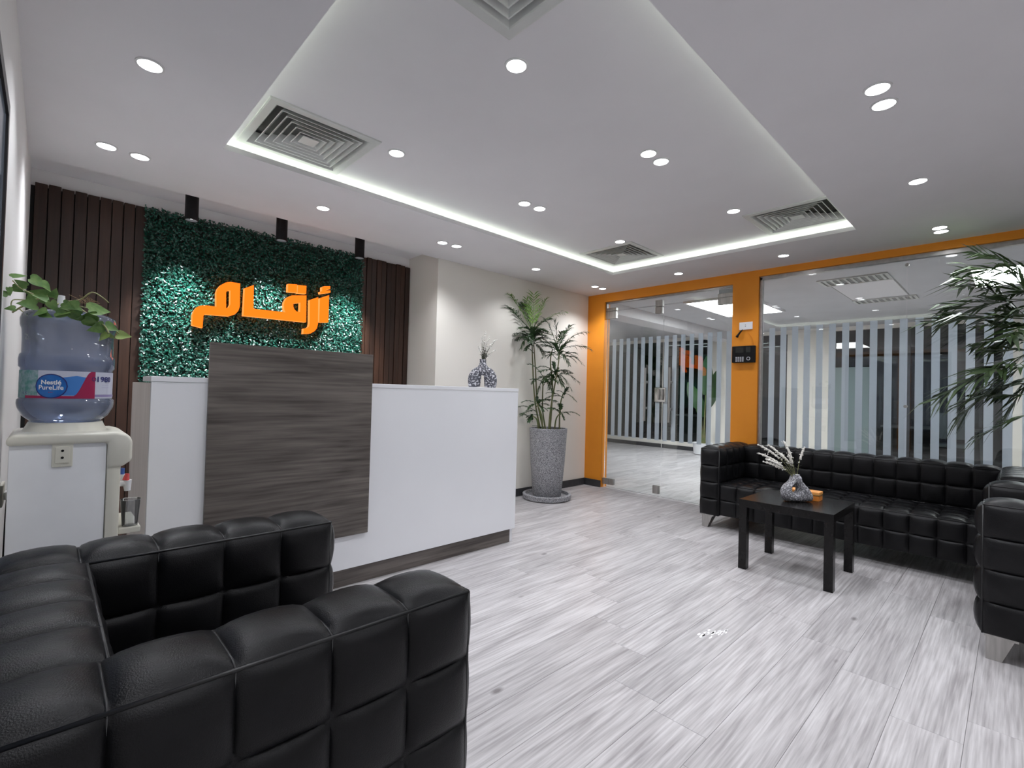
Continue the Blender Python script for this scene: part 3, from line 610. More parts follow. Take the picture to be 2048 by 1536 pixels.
def seating(name, label, cat, loc, rz, W_, D_, n_len, group=None, Hh=.695, arm=.16, backt=.17):
    """local frame: faces +x, origin at floor under the front-middle; x from -D_ to 0"""
    t = thing(name, label, cat, loc, rz, group)
    z0 = .115; nD = 5
    for s in (-1, 1):
        y0, y1 = (W_ / 2 - arm, W_ / 2) if s > 0 else (-W_ / 2, -W_ / 2 + arm)
        a = MB(); tuft(a, -D_, 0, y0, y1, z0, Hh, nD, 1, 4, {'*': .026, 'z+': .034, 'x+': .034, 'z-': .004})
        o = a.build('armrest', M['leather'], t, local=True); weld(o)
        p = MB(); pipe_box(p, -D_, 0, y0, y1, z0, Hh, cross=(0, nD), b=.034); side_seams(p, -D_, 0, y0, y1, z0, Hh, nD, 1, 4); p.build('piping', M['piping'], o, True, local=True)
    yi = W_ / 2 - arm
    a = MB(); tuft(a, -D_, -D_ + backt, -yi + .002, yi - .002, z0, Hh, 1, n_len, 4, {'*': .02, 'z+': .030, 'z-': .004})
    o = a.build('backrest', M['leather'], t, local=True); weld(o)
    p = MB(); pipe_box(p, -D_, -D_ + backt, -yi + .002, yi - .002, z0, Hh, cross=(1, n_len), b=.03); side_seams(p, -D_, -D_ + backt, -yi + .002, yi - .002, z0, Hh, 1, n_len, 4); p.build('piping', M['piping'], o, True, local=True)
    a = MB(); tuft(a, -D_ + backt + .004, -.012, -yi + .003, yi - .003, z0 + .01, .39, 4, n_len, 2, {'*': .012, 'z+': .024, 'x+': .024, 'z-': .004})
    o = a.build('seat', M['leather'], t, local=True); weld(o)
    p = MB(); p.tube([(-.012, -yi, .39), (-.012, yi, .39)], .004, 5); p.build('piping', M['piping'], o, True, local=True)
    for sx, sy in ((0, -1), (0, 1), (1, -1), (1, 1)):
        cx = -.062 if sx == 0 else -D_ + .07; cy = sy * (W_ / 2 - .062); l = MB()
        top = [(-.055, -.055), (.055, -.055), (.055, .055), (-.055, .055)]; fx = 1 if sx == 0 else -1
        bot = [(fx * .05 - .02 - .004, sy * .05 - .02), (fx * .05 + .006, sy * .05 - .02), (fx * .05 + .006, sy * .05 + .02), (fx * .05 - .024, sy * .05 + .02)]
        l.add([(cx + a_, cy + b_, z0 + .004) for a_, b_ in top] + [(cx + a_, cy + b_, z0 - .012) for a_, b_ in top], [(3, 2, 1, 0), (0, 1, 5, 4), (1, 2, 6, 5), (2, 3, 7, 6), (3, 0, 4, 7), (4, 5, 6, 7)])
        tp = [(cx + a_ * .92, cy + b_ * .92, z0 - .012) for a_, b_ in ((fx * .055, sy * .055), (fx * .055, -sy * .045), (-fx * .045, -sy * .045), (-fx * .045, sy * .055))]
        bt = [(cx + fx * .05, cy + sy * .05, 0), (cx + fx * .05, cy + sy * .0, 0), (cx - fx * .002, cy + sy * .0, 0), (cx - fx * .002, cy + sy * .05, 0)]
        l.add(tp + bt, [(0, 1, 2, 3), (7, 6, 5, 4), (0, 4, 5, 1), (1, 5, 6, 2), (2, 6, 7, 3), (3, 7, 4, 0)])
        l.build('leg', M['steel'], t, local=True)
    return t
seating('armchair', 'black quilted leather armchair closest to the viewer, against the side wall', 'armchair', (.705, 1.31, 0), 0, .90, .79, 4)
seating('armchair', 'black quilted leather armchair cut by the picture edge beside the long sofa', 'armchair', (3.55, .10, 0), PI / 2, .90, .79, 4)
seating('sofa', 'long black quilted leather sofa in front of the fixed glazing', 'sofa', (4.26, .93, 0), PI, 2.05, .71, 12)

# ------------------------------------------------------------------ coffee table and what stands on it
tb = thing('coffee_table', 'low square black coffee table in front of the long sofa', 'table', (3.695, 1.025, 0))
MB().box(3.42, 3.97, .75, 1.30, .417, .467, .002).build('table_top', M['blacktable'], tb)
for x in (3.42, 3.92):
    for y in (.75, 1.25): MB().box(x, x + .05, y, y + .05, 0, .417, .0015).build('leg', M['blacktable'], tb)
RV = Vector((.72, -.694, 0)); FV = Vector((.694, .72, 0))
def vase_ring(c, pts_out, hole_c, hole_r, depth, name, label, rv, fv, m):
    """vase with a hole through it: pts_out = outline (a,z) polar around the hole"""
    b = MB(); n = 64; k = 16; hc = Vector((hole_c[0], hole_c[1])); P = [Vector(p) for p in pts_out]; vs = []
    for i in range(n):
        th = 2 * PI * i / n; d = Vector((math.cos(th), math.sin(th))); best = .01
        for q in range(len(P)):
            a_, b_ = P[q] - hc, P[(q + 1) % len(P)] - hc; e = b_ - a_; den = d.x * e.y - d.y * e.x
            if abs(den) > 1e-9:
                tt = (a_.x * e.y - a_.y * e.x) / den; uu = (a_.x * d.y - a_.y * d.x) / den
                if tt > 0 and -1e-6 <= uu <= 1 + 1e-6: best = max(best, tt)
        ri = 1 / math.sqrt((d.x / hole_r[0]) ** 2 + (d.y / hole_r[1]) ** 2); mid = (best + ri) / 2; hf = (best - ri) / 2
        for j in range(k):
            ph = 2 * PI * j / k; co = math.copysign(abs(math.cos(ph)) ** .8, math.cos(ph)); rad = mid + hf * co; dp = depth * math.sin(ph)
            if best > .1 and d.y > .5: dp *= 1 - .45 * max(0, (rad - .06) / .08) if rad > .06 else 1
            q = hc + d * rad; vs.append(Vector(c) + rv * q.x + Vector((0, 0, max(q.y, 0))) + fv * dp)
    b.add(vs, [(i * k + j, ((i + 1) % n) * k + j, ((i + 1) % n) * k + (j + 1) % k, i * k + (j + 1) % k) for i in range(n) for j in range(k)])
    t = thing(name, label, 'vase', c); b.build('body', m, t, True)
    return t
vc = Vector((3.655, 1.02, .467))
vt = vase_ring(vc, [(-.095, .03), (-.075, .002), (-.03, 0), (.05, 0), (.10, .004), (.112, .022), (.107, .05), (.085, .085), (.055, .115), (.033, .14), (.026, .158), (.026, .176), (-.026, .176), (-.028, .158), (-.045, .135), (-.075, .112), (-.094, .085), (-.100, .055)], (-.017, .090), (.018, .030), .038,
          'donut_vase', 'speckled grey vase with a hole through it on the coffee table', RV, FV, M['vase2'])
MB().lathe([(.018, .172), (.023, .178), (.021, .181), (.015, .174)], vc, 16, True, False).build('rim', M['vase2'], vt, True)
def sprigs(name, label, base, tips, rv, dark, budr, parent_scale=1.0):
    t = thing(name, label, 'dried flowers', base)
    for i, (a, z, dp) in enumerate(tips):
        p0 = Vector(base) + rv * (a * .06) - Vector((0, 0, .03)); p2 = Vector(base) + rv * a + Vector((0, 0, z)) + Vector((.69, .72, 0)) * dp
        p1 = Vector(base) + rv * (a * .25) + Vector((0, 0, z * .55)); path = bz(p0, p1, p2, 14)
        o = MB().tube(path, [.0022 - .001 * k / 14 for k in range(15)], 5).build('stem', M['sprig'] if dark else M['vine'], t)
        b = MB(); g = MB()
        if not dark:
            for q in range(3): b.tube([v + Vector((R3(-1, 1), R3(-1, 1), R3(-1, 1))) * budr * .35 for v in path[8:]], [budr * R3(.45, .85) for _ in path[8:-1]] + [budr * .3], 6)
        for k in range(15):
            f = k / 14
            if f > .45:
                rr = budr * (1.0 if f < .93 else .7)
                if f > .62: b.sphere(path[k], rr, 6, 4, (1, 1, 1.25))
                for q in range(2): b.sphere(path[k] + Vector((rnd.gauss(0, 1), rnd.gauss(0, 1), rnd.gauss(0, 1))) * budr * 1.0, rr * .6, 5, 4)
            elif f > .2:
                for q in range(3):
                    d = Vector((rnd.gauss(0, 1), rnd.gauss(0, 1), rnd.gauss(.8, .6))).normalized(); g.tube([path[k], path[k] + d * budr * 3.2], [budr * .28, .0004], 4)
        b.build('flower_head', M['bud'], o, True); g.build('foliage', M['sprig'], o)
    return t
K1 = .000744
sprigs('dried_flower_bunch', 'white dried flower spikes fanning out of the coffee table vase', vc + Vector((0, 0, .176)), [((zx - 930) * K1, (428 - zy) * K1, R3(-.05, .05)) for zx, zy in ((600, 165), (692, 165), (588, 240), (622, 282), (650, 318), (800, 240), (832, 243), (836, 130), (992, 175))], RV, False, .0072)
bxt = thing('tissue_box', 'small orange lidded box behind the vase on the coffee table', 'box', (3.84, .99, .467))
MB().box(3.775, 3.865, .915, 1.13, .467, .505, .003).build('body', M['boxorange'], bxt)
MB().box(3.771, 3.869, .911, 1.134, .505, .510, .001).build('gold_edge', M['gold'], bxt)
MB().box(3.773, 3.867, .913, 1.132, .510, .527, .003).build('lid', M['boxlid'], bxt)

# desk vase : arch with two legs
dv = thing('arch_vase', 'dark speckled arch shaped vase on the white reception desk', 'vase', (2.368, 2.79, 1.1815))
r2 = Vector((.80, -.6, 0)); b = MB()
cv = Vector((2.368, 2.79, 1.1815))
for s in (-1, 1):
    pts = [cv + r2 * (s * a) + Vector((0, 0, z)) for a, z in ((.058, .0), (.061, .03), (.060, .065), (.051, .095), (.032, .118), (.0, .128))]
    b.tube(smooth_path(pts, 5), [.036 + .013 * math.sin(PI * min(1, i / 25 + .12)) for i in range(26)], 16, True)
body = MB(); 
for v in b.v: 
    q = Vector(v) - cv; a_ = q.dot(r2); dpt = q.dot(Vector((.6, .8, 0))); body.v.append(tuple(cv + r2 * a_ + Vector((.6, .8, 0)) * dpt * .8 + Vector((0, 0, max(q.z, 0)))))
body.f = b.f; body.mi = b.mi
body.lathe([(.050, .115), (.046, .145), (.030, .172), (.0245, .185), (.024, .205), (.027, .212), (.022, .213), (.018, .19)], cv, 20, True, True)
body.build('body', M['vase'], dv, True, 60)
K2 = .00114
sprigs('dried_flower_bunch', 'dark sprigs with cream tips standing in the reception desk vase', cv + Vector((0, 0, .21)), [((zx - 218) * K2, (533 - zy) * K2, R3(-.03, .03)) for zx, zy in ((208, 378), (228, 348), (258, 372), (302, 400), (188, 448), (296, 466), (248, 402), (268, 430), (205, 420))], r2, True, .0062)

# ------------------------------------------------------------------ tall palm
def frond(p0, p2, parent, droop=.25, nl=13, llen=.17, lw=.011, m=None, seed=0, spread=1.0):
    p0, p2 = Vector(p0), Vector(p2); d = p2 - p0; L_ = d.length
    p1 = p0 + d * .5 + Vector((0, 0, L_ * droop)); path = bz(p0, p1, p2, 16)
    b = MB().tube(path, [.0035 - .0025 * i / 16 for i in range(17)], 4)
    if m is M['leaflight']: nl = 11
    for i in range(nl):
        t = .22 + .78 * i / (nl - 1); k = min(15, int(t * 16)); fr_ = t * 16 - k; c = path[k].lerp(path[k + 1], min(fr_, 1)); tg = (path[k + 1] - path[k]).normalized()
        sd = tg.cross(Vector((0, 0, 1)));  sd = sd.normalized() if sd.length > .1 else Vector((.72, -.69, 0)); up = sd.cross(tg).normalized()
        for s in (-1, 1):
            ll = llen * (.55 + .6 * math.sin(PI * (.15 + .75 * (t - .22) / .78))) * R3(.85, 1.12) * min(1.25, L_ / .42)
            dr = (tg * (.75 + R3(-.1, .15)) + sd * s * .8 * spread + up * R3(-.15, .25)).normalized()
            e1 = c + dr * ll * .55; e2 = c + dr * ll + Vector((0, 0, -ll * R3(.05, .32)))
            wv = dr.cross(up).normalized() if dr.cross(up).length > .01 else sd
            wv = (wv + up * R3(-.4, .4)).normalized()
            b.add([c - wv * lw * .25, c + wv * lw * .25, c.lerp(e1, .6) + wv * lw + up * .001, e1 + wv * lw * .75, e2, e1 - wv * lw * .75, c.lerp(e1, .6) - wv * lw], [(0, 1, 2, 6), (6, 2, 3, 5), (5, 3, 4)])
    if abs(p0.y - 3.55) < .5: b.v = [(v[0], min(v[1], YA - .008 - .004 * (i % 3)), v[2]) for i, v in enumerate(b.v)]
    return b.build('frond', m or M['leafdark'], parent)
def palm(name, label, c, stems, fronds, rv, fv, pot_h, kz, zx0, zy0, **kw):
    t = thing(name, label, 'plant', c); c = Vector(c)
    def P(zx, zy, dp=0.): return c + rv * ((zx - zx0) * kz) + Vector((0, 0, pot_h + (zy0 - zy) * kz)) + fv * dp
    for st in stems:
        pts = smooth_path([P(*q) for q in st], 5); n = len(pts); MB().tube(pts, [.0095 - .004 * i / n for i in range(n)], 7).build('cane', M['cane'], t, True)
    for (bx_, by_), tips in fronds:
        for q in range(int(len(tips) * 1.3)):
            a = R3(-.6, PI + .6); ln = R3(.13, .24); dp = R3(-.16, .12); o_ = P(bx_, by_, R3(-.03, .03)) - Vector((0, 0, R3(0, .12)))
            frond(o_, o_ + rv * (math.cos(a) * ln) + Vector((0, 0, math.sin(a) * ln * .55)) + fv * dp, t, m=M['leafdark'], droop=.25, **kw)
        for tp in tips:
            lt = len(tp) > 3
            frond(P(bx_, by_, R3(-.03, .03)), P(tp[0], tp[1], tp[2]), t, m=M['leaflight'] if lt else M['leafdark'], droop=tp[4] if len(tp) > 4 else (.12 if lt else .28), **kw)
    return t
PC = (3.985, 3.555, .03)
sau = thing('plant_saucer', 'round grey stone saucer under the tall planter', 'saucer', (PC[0], PC[1], 0))
MB().lathe([(.235, 0), (.262, .01), (.266, .055), (.258, .06), (.236, .06), (.228, .03), (.001, .029)], (PC[0], PC[1], 0), 40, True, False).build('dish', M['stone'], sau, True, 40)
KZ = .00164
pl = palm('potted_palm', 'tall bamboo palm in a grey stone planter by the cream wall', PC,
     [[(590, 1010, 0), (545, 800, .02), (522, 520, .03), (515, 345, .02)], [(610, 1010, .03), (562, 800, .05), (545, 600, .04), (528, 420, .04)], [(650, 1010, 0), (660, 720, -.02), (642, 540, 0), (655, 455, 0)],
      [(640, 1010, -.04), (650, 850, -.05), (690, 590, -.04), (700, 470, -.03)], [(715, 1010, .02), (716, 840, .02), (735, 750, .03)], [(600, 1010, -.05), (590, 900, -.06), (555, 820, -.08)], [(625, 1010, .06), (600, 850, .08), (600, 640, .07)], [(680, 1010, 0), (690, 920, -.02), (720, 880, -.02)], [(575, 1010, -.02), (560, 930, -.05), (530, 905, -.06)]],
     [((515, 345), [(330, 110, -.02, 0, .30), (265, 195, .02), (520, 95, .0, 1, .05), (595, 125, .05, 1, .10), (470, 130, -.03, 1, .06), (722, 205, .02, 0, .22), (425, 150, .10), (395, 380, -.06), (445, 450, -.02), (610, 410, -.06), (640, 260, -.08), (565, 330, -.14), (500, 420, -.12), (430, 330, -.12), (620, 330, .1)]),
      ((530, 420), [(470, 470, -.08), (600, 490, .08), (560, 400, -.12), (460, 340, .08)]),
      ((690, 470), [(880, 335, .02, ), (905, 450, 0), (850, 550, -.05), (600, 250, .05), (665, 275, .0), (790, 400, -.08), (590, 440, -.06), (730, 330, .06), (780, 290, .08), (760, 560, -.1), (620, 520, -.05)]),
      ((675, 610), [(828, 668, 0), (725, 700, -.06), (560, 580, -.03), (590, 680, -.05), (790, 610, .06), (640, 720, .05), (780, 720, -.06)]),
      ((600, 650), [(520, 690, -.03), (660, 740, -.06), (560, 760, .0), (500, 560, .02)]),
      ((735, 750), [(820, 800, 0), (770, 735, .05), (690, 735, -.04)]),
      ((558, 825), [(462, 815, -.03), (500, 860, -.06), (640, 800, 0), (600, 870, -.05), (560, 780, .04)]),
      ((530, 905), [(490, 915, -.04), (505, 945, -.06), (570, 900, 0)]),
      ((720, 880), [(778, 890, 0), (690, 860, -.03), (742, 925, -.03)])], RV, FV, .74, KZ, 640, 985, nl=15, llen=.130, lw=.0060)
MB().lathe([(.145, 0), (.155, .01), (.185, .35), (.203, .66), (.208, .738), (.202, .742), (.188, .738), (.186, .66)], PC, 40, True, False).build('planter', M['stone'], pl, True, 40)
MB().lathe([(.187, .69), (.1, .70), (.001, .705)], PC, 24, False, False).build('soil', M['soil'], pl)
# second palm at the picture edge, beside the sofa end
PC2 = (4.68, -.38, 0)
p2 = palm('potted_palm', 'broad leaved bamboo palm reaching in at the picture edge over the sofa end', PC2,
     [[(0, 0, 0), (-4, 60, .0), (-8, 130, 0)], [(3, 0, .03), (3, 55, .02), (0, 95, 0)], [(-3, 0, -.03), (-6, 40, -.04), (-14, 75, -.02)]],
     [], Vector((-.06, .998, 0)) * -1, Vector((-.998, -.06, 0)), .5, .01, 0, 0)
PALM2 = [((4.6, -0.127, 1.962), (4.6, 0.175, 2.187)), ((4.62, -0.117, 1.837), (4.62, 0.314, 1.846)), ((4.7, -0.097, 1.885), (4.7, 0.255, 2.037)), ((4.5, -0.083, 1.696), (4.5, 0.331, 1.733)), ((4.65, -0.108, 1.647), (4.65, 0.173, 1.564)), ((4.75, -0.064, 1.728), (4.75, 0.141, 1.959)), ((4.55, -0.106, 1.508), (4.55, 0.357, 1.212)), ((4.7, -0.11, 1.52), (4.7, 0.261, 1.074)), ((4.6, -0.064, 1.449), (4.6, 0.096, 1.252)), ((4.72, -0.122, 1.324), (4.72, 0.25, 1.163)), ((4.6, -0.119, 1.223), (4.6, 0.108, 1.201)), ((4.5, -0.128, 1.128), (4.5, 0.163, 0.941)), ((4.7, -0.12, 1.717), (4.7, 0.031, 2.072)), ((4.45, -0.104, 1.532), (4.45, 0.048, 1.378)), ((4.5, -0.125, 1.818), (4.5, 0.074, 1.71)), ((4.7, -0.11, 1.389), (4.7, 0.049, 1.085))]
rp = random.Random(3)
PALM2 += [(a_, tuple(b_[k] + rp.gauss(0, (.12, .05, .10)[k]) for k in range(3))) for a_, b_ in PALM2[:7]] + [((4.6, -.12, z_), (4.5 + rp.uniform(-.15, .2), .02 + rp.uniform(0, .12), z_ + rp.uniform(-.2, .1)), ) for z_ in (1.35, 1.42, 1.5, 1.55, 1.62, 1.72, 1.9)]
for a_, b_ in PALM2:
    MB().tube(bz((4.68, -.37, max(.55, min(1.75, a_[2] - .22))), (4.66, -.28, a_[2] - .02), a_, 6), [.005, .0048, .0046, .0044, .004, .0038, .0035], 5).build('petiole', M['cane'], p2, True)
    frond(a_, b_, p2, droop=.10, nl=9, llen=.27, lw=.0165, spread=.95, m=M['bambooleaf'])
MB().lathe([(.14, 0), (.15, .01), (.17, .3), (.185, .5), (.178, .505), (.168, .49), (.165, .44)], PC2, 32, True, False).build('planter', M['stone'], p2, True, 40)
MB().lathe([(.166, .45), (.001, .46)], PC2, 24, False, False).build('soil', M['soil'], p2)

# ------------------------------------------------------------------ wall devices on the orange pillar
ck = thing('fingerprint_clock', 'black fingerprint time clock with keypad on the orange pillar', 'time clock', (4.985, 1.875, 1.59))
MB().box(4.968, XB - .0005, 1.765, 1.985, 1.506, 1.672, .006).build('body', M['blackplastic'], ck)
MB().box(4.9665, 4.969, 1.872, 1.948, 1.606, 1.656, .001).build('screen', M['screen'], ck)
MB().box(4.9655, 4.969, 1.806, 1.85, 1.605, 1.66, .002).build('scanner', M['screen'], ck)
for r_ in range(4):
    for c_ in range(4): MB().box(4.9652, 4.969, 1.948 - c_ * .021 - .015, 1.948 - c_ * .021, 1.563 - r_ * .0125 - .008, 1.563 - r_ * .0125, .001).build('key', M['keys'], ck)
MB().cyl((4.9655, 1.825, 1.545), .018, .004, 0, 20).build('navigation_ring', M['keys'], ck); MB().cyl((4.9645, 1.825, 1.545), .012, .004, 0, 16).build('navigation_button', M['blackplastic'], ck)
sk = thing('power_socket', 'white power socket plate above the time clock on the orange pillar', 'socket', (4.99, 1.863, 1.873))
MB().box(4.988, XB - .0005, 1.80, 1.926, 1.836, 1.911, .004).build('plate', M['whiteplastic'], sk)
for z in (1.866, 1.882): MB().cyl((4.9872, 1.866, z), .004, .002, 0, 10).build('pin_hole', M['blackplastic'], sk)
cb = thing('plug_cable', 'black plug and thin cable hanging below the white socket plate', 'cable', (4.985, 1.93, 1.78))
MB().tube(smooth_path([(4.99, 1.893, 1.838), (4.982, 1.915, 1.81), (4.982, 1.938, 1.777), (4.984, 1.945, 1.765)], 4), [.004, .005, .006, .007, .008, .009, .01, .011, .0125, .014, .015, .015, .013], 8).build('plug', M['blackplastic'], cb, True)
MB().tube(smooth_path([(4.995, 1.87, 1.838), (4.995, 1.83, 1.79), (4.995, 1.80, 1.74), (4.996, 1.785, 1.672)], 5), .0016, 5).build('wire', M['orange'], cb, True)

# ------------------------------------------------------------------ water dispenser
WX, WY = .055, 2.44
wd = thing('water_dispenser', 'ivory water dispenser with white side panel by the side wall', 'water dispenser', (.06, 2.44, 0))
b = MB(); b.box(-.085, .163, 2.285, 2.595, .02, .935, .004); b.build('cabinet', M['whiteplastic'], wd, True, 30)
MB().box(.1635, .205, 2.278, 2.602, .02, .945, .014).build('front_shell', M['ivory'], wd, True, 40)
b = MB()
prof = [(-.092, .93), (-.092, .955), (-.075, .968), (.19, .968), (.222, .958), (.236, .935), (.236, .862), (.206, .838), (.1645, .838), (.1645, .93)]
n = len(prof); vs = [(x, y, z) for y in (2.272, 2.608) for x, z in prof]
b.add(vs, [tuple(range(n)), tuple(range(n, 2 * n))[::-1]] + [(i, (i + 1) % n, (i + 1) % n + n, i + n)[::-1] for i in range(n)])
o = b.build('top_shell', M['ivory'], wd); md = o.modifiers.new('bevel', 'BEVEL'); md.width = .012; md.segments = 3; md.limit_method = 'ANGLE'; md.angle_limit = .4
o.data.polygons.foreach_set('use_smooth', [True] * len(o.data.polygons))
MB().lathe([(.118, .966), (.108, .985), (.102, 1.0), (.09, 1.0), (.088, .97)], (WX, WY, 0), 32, True, False).build('bottle_collar', M['ivory'], wd, True, 40)
for z, m in ((.775, 'blue'), (.745, 'red')):
    y = 2.36 if m == 'red' else 2.52
    tp = MB().tube([(.205, y, .765), (.237, y, .765)], .012, 10).tube([(.232, y, .775), (.234, y, .735)], [.015, .010], 10).build('tap', M['whiteplastic'], wd, True, 50)
    MB().tube([(.228, y, .776), (.232, y, .80)], [.011, .007], 8).build('tap_lever', M[m], tp, True, 50)
MB().box(.206, .272, 2.30, 2.58, .585, .607, .004).build('drip_tray', M['ivory'], wd)
sc = MB().box(.018, .072, 2.2795, 2.2852, .852, .94, .003).build('outlet_plate', M['ivory'], wd)
MB().box(.026, .064, 2.2765, 2.281, .865, .922, .002).build('outlet_insert', M['ivory'], sc)
for z in (.884, .908): MB().cyl((.045, 2.2755, z), .0042, .003, 1, 10).build('pin_hole', M['blackplastic'], sc)
cp = thing('plastic_cup', 'clear plastic cup standing in front of the dispenser taps', 'cup', (.242, 2.33, .607))
MB().lathe([(.022, 0), (.024, .001), (.031, .098), (.033, .10), (.0315, .101), (.0295, .098), (.0225, .004), (.001, .003)], (.242, 2.33, .607), 24, True, False).build('cup_wall', M['cup'], cp, True, 40)
# bottle
bt = thing('water_bottle', 'large blue water bottle upside down on the ivory dispenser', 'bottle', (WX, WY, 1.0))
prof = [(.03, .982), (.085, .992), (.118, 1.022), (.132, 1.052), (.1345, 1.068), (.1335, 1.080), (.1275, 1.086), (.1275, 1.192), (.1325, 1.198), (.1335, 1.225), (.1315, 1.240), (.1265, 1.246), (.1265, 1.300), (.128, 1.33), (.1325, 1.345), (.1335, 1.368), (.1285, 1.388), (.112, 1.399), (.0005, 1.396)]
MB().lathe(prof, (WX, WY, 0), 48, True, False).build('bottle_shell', M['pet'], bt, True, 60)
MB().lathe([(.03, .986), (.083, .996), (.115, 1.026), (.129, 1.056), (.1255, 1.088), (.1255, 1.19), (.1295, 1.2), (.1295, 1.236), (.0005, 1.238)], (WX, WY, 0), 40, True, False).build('water', M['water'], bt, True, 60)
RL = .1283
def cylp(s, z, r): return (WX + r * math.sin(s / RL), WY - r * math.cos(s / RL), z)
def band(mb, s0, s1, lo, hi, r, n=24):
    vs = []; 
    for i in range(n + 1):
        s = s0 + (s1 - s0) * i / n; vs += [cylp(s, lo(s), r), cylp(s, hi(s), r)]
    return mb.add(vs, [(i * 2, i * 2 + 2, i * 2 + 3, i * 2 + 1) for i in range(n)])
lb = band(MB(), -.26, .30, lambda s: 1.087, lambda s: 1.184, RL, 60).build('label', M['lab_white'], bt)
band(MB(), -.23, -.085, lambda s: 1.087, lambda s: 1.184, RL + .0004, 20).build('label_panel', M['lab_green'], lb)
band(MB(), -.02, .045, lambda s: 1.098, lambda s: 1.168 - .2 * abs(s - .02), RL + .0005, 14).build('label_panel', M['lab_sky'], lb)
def sw(s): return min(1, max(0, (s - .012) / .05))
band(MB(), -.13, .075, lambda s: 1.0872, lambda s: 1.0872 + .009 + .088 * (sw(s) ** 2 * (3 - 2 * sw(s))), RL + .0008, 40).build('label_swoosh', M['lab_mag'], lb)
band(MB(), .055, .12, lambda s: 1.103 + .081 * (1 - (1 - min(1, (s - .055) / .065)) ** .5) * 0, lambda s: 1.1835, RL + .0006, 16).build('label_panel', M['lab_white'], lb)
band(MB(), .075, .20, lambda s: 1.093, lambda s: 1.1015, RL + .0009, 14).build('label_stripe', M['lab_lilac'], lb)
cs, cz = -.047, 1.130
band(MB(), cs - .0445, cs + .0445, lambda s: cz - .0425 * math.sqrt(max(0, 1 - ((s - cs) / .0445) ** 2)), lambda s: cz + .0425 * math.sqrt(max(0, 1 - ((s - cs) / .0445) ** 2)), RL + .0012, 30).build('logo_oval', M['lab_navy'], lb)
band(MB(), cs - .041, cs + .041, lambda s: cz - .039 * math.sqrt(max(0, 1 - ((s - cs) / .041) ** 2)), lambda s: cz + .039 * math.sqrt(max(0, 1 - ((s - cs) / .041) ** 2)), RL + .0015, 30).build('logo_oval', M['lab_blue'], lb)
def ltext(body, s, z, size, m, bold=0., sx=1.):
    v, f = text_mesh(body, size, 0, bold); MB().add([cylp(s + x * sx, z + y, RL + .0021) for x, y, _ in v], f).build('lettering', M[m], lb)
ltext('Nestl\u00e9', cs, cz + .0125, .0205, 'lab_ink', .0006); ltext('PureLife', cs, cz - .0055, .0215, 'lab_ink', .0004, .95)
ltext('\u2022\u2022\u2022', cs, cz - .022, .012, 'lab_mag')
ltext('1980', .109, 1.157, .027, 'lab_navy', .0006, 1.25); ltext('~~~~~~~', .115, 1.137, .008, 'lab_lilac'); ltext('~~~~~~~', .115, 1.128, .008, 'lab_lilac')
o = MB()
for k in range(20):
    a0, a1 = 2 * PI * k / 20, 2 * PI * (k + 1) / 20; o.add([cylp(.070 + .0068 * rr * math.cos(a), 1.158 + .0075 * rr * math.sin(a), RL + .0021) for rr, a in ((.72, a0), (1, a0), (1, a1), (.72, a1))], [(0, 1, 2, 3)])
o.build('headset_symbol', M['lab_navy'], lb)
ltext('6 X', -.13, 1.105, .014, 'lab_navy')
# pothos cuttings lying on the bottle
pt = thing('pothos_plant', 'trailing green pothos cuttings lying on the upturned water bottle', 'plant', (.05, 2.44, 1.398))
def PP(zx, zy, dy=0.): return Vector((max(-.104, -.132 + .0014 * zx / 4.8), 2.43 + dy, 1.592 - zy / 4.8 * .00165))
for pts, r_ in (([(120, 600, .02), (250, 500, .0), (420, 410, -.02), (560, 440, -.03), (700, 500, -.05), (880, 640, -.10), (950, 700, -.13), (985, 770, -.14)], .0030),
                ([(560, 440, 0), (720, 400, .0), (830, 312, -.02), (930, 355, -.03), (1000, 410, -.03)], .0026), ([(560, 440, .02), (760, 470, .02), (900, 480, .0)], .0024),
                ([(300, 400, 0), (180, 340, .02), (110, 270, .03)], .0022), ([(420, 420, 0), (250, 450, .04), (120, 470, .03), (110, 560, .02)], .0020), ([(520, 480, -.05), (420, 620, -.07), (340, 600, -.08)], .0022), ([(880, 600, -.08), (1000, 660, -.06), (1130, 760, -.05)], .0022), ([(180, 560, .0), (240, 620, -.02), (300, 660, -.02)], .0018)):
    MB().tube(smooth_path([PP(*p) for p in pts], 5), r_, 6).build('vine', M['vine'], pt, True)
MB().lathe([(.018, 0), (.012, .06), (.010, .09)], PP(545, 655, -.04), 10).build('stem_wrap', M['whiteplastic'], pt, True, 50)
rt = MB()
for k in range(26):
    p = PP(760 + R3(-50, 110), 430 + R3(-25, 25), R3(-.03, .02)); rt.tube(smooth_path([p, p + Vector((R3(-.02, .02), R3(-.01, .01), R3(-.005, .02))), p + Vector((R3(-.03, .035), R3(-.02, .02), R3(-.012, .02)))], 3), .0008, 4)
o = rt.build('root_cluster', M['root'], pt); o['kind'] = 'stuff'
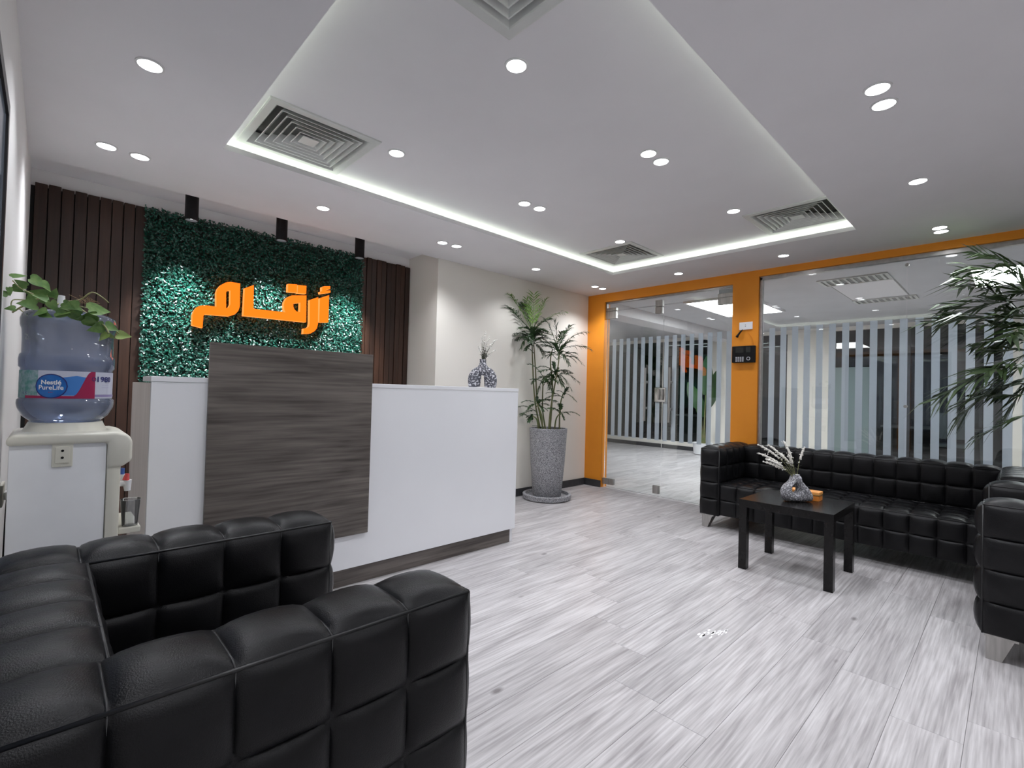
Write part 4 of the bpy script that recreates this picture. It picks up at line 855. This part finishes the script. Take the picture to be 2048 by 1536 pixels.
def pleaf(c, ang, ln, m, tilt):
    if c.z < 1.425 and c.x < .2: c = Vector((c.x, 2.44 - math.sqrt(max(.0004, .14 ** 2 - (c.x - WX) ** 2)) - .012, c.z))
    """heart shaped blade folded along its midrib; ang in the picture plane"""
    ex = Vector((math.cos(ang), 0, math.sin(ang))); ey = Vector((-math.sin(ang), 0, math.cos(ang))); nn = Vector((0, -1, 0))
    q = Matrix.Rotation(tilt, 3, ex) @ Matrix.Rotation(R3(-.5, .5), 3, ey); 
    out = [(0, 0), (-.10, .16), (-.04, .34), (.14, .42), (.40, .36), (.68, .20), (1, 0)]
    vs = []; mid = []
    for i, (a, w) in enumerate(out):
        zc = -.10 * a * a
        for s in (1, 0, -1): vs.append(c + q @ (ex * ((a if s else max(a, 0)) * ln) + ey * (w * s * ln) + nn * (zc * ln + abs(w * s) * .25 * ln)))
    fs = [f for i in range(len(out) - 1) for f in ((i * 3, i * 3 + 3, i * 3 + 4, i * 3 + 1), (i * 3 + 1, i * 3 + 4, i * 3 + 5, i * 3 + 2))]
    MB().add(vs, fs).build('leaf', m, pt, True)
for zx, zy, ln, an, pale in ((110, 250, 150, 50, 0), (110, 330, 120, -25, 0), (75, 400, 100, -75, 0), (150, 570, 100, 190, 0), (270, 270, 190, -25, 0), (430, 390, 230, 170, 0), (310, 400, 150, 215, 0), (470, 420, 130, 80, 0), (360, 300, 140, -50, 0), (330, 540, 180, 185, 0), (420, 480, 150, 175, 0), (450, 500, 140, -60, 0),
                              (420, 590, 150, 200, 0), (700, 520, 190, 190, 0), (720, 600, 220, 185, 0), (620, 570, 160, 215, 0), (790, 540, 240, 8, 0), (860, 590, 220, 195, 0), (960, 680, 160, -15, 0), (985, 770, 130, -130, 1), (1000, 770, 95, -30, 1), (930, 690, 190, 205, 0), (1090, 760, 160, -3, 1), (560, 500, 130, -20, 0), (240, 330, 130, 150, 0), (500, 600, 150, -10, 0), (760, 640, 180, -40, 0), (370, 620, 120, -30, 0), (90, 480, 90, 130, 0)):
    pleaf(PP(zx, zy, R3(-.13, .05)), math.radians(an + R3(-8, 8)), ln / 4.8 * .00138, M['pothos_pale'] if pale else M['pothos'], R3(-.9, .9))
# plug and cord on the side wall behind the dispenser
pg = thing('wall_outlet', 'white plug and dark cord in an outlet behind the dispenser', 'outlet', (XL, 2.62, .72))
MB().box(XL + .0005, XL + .010, 2.56, 2.68, .68, .76, .003).build('plate', M['ivory'], pg)
MB().box(XL + .010, XL + .03, 2.60, 2.64, .70, .73, .004).build('plug', M['whiteplastic'], pg); MB().tube(smooth_path([(XL + .02, 2.62, .70), (XL + .018, 2.61, .6), (XL + .016, 2.60, .3)], 5), .004, 6).build('cord', M['blackplastic'], pg)
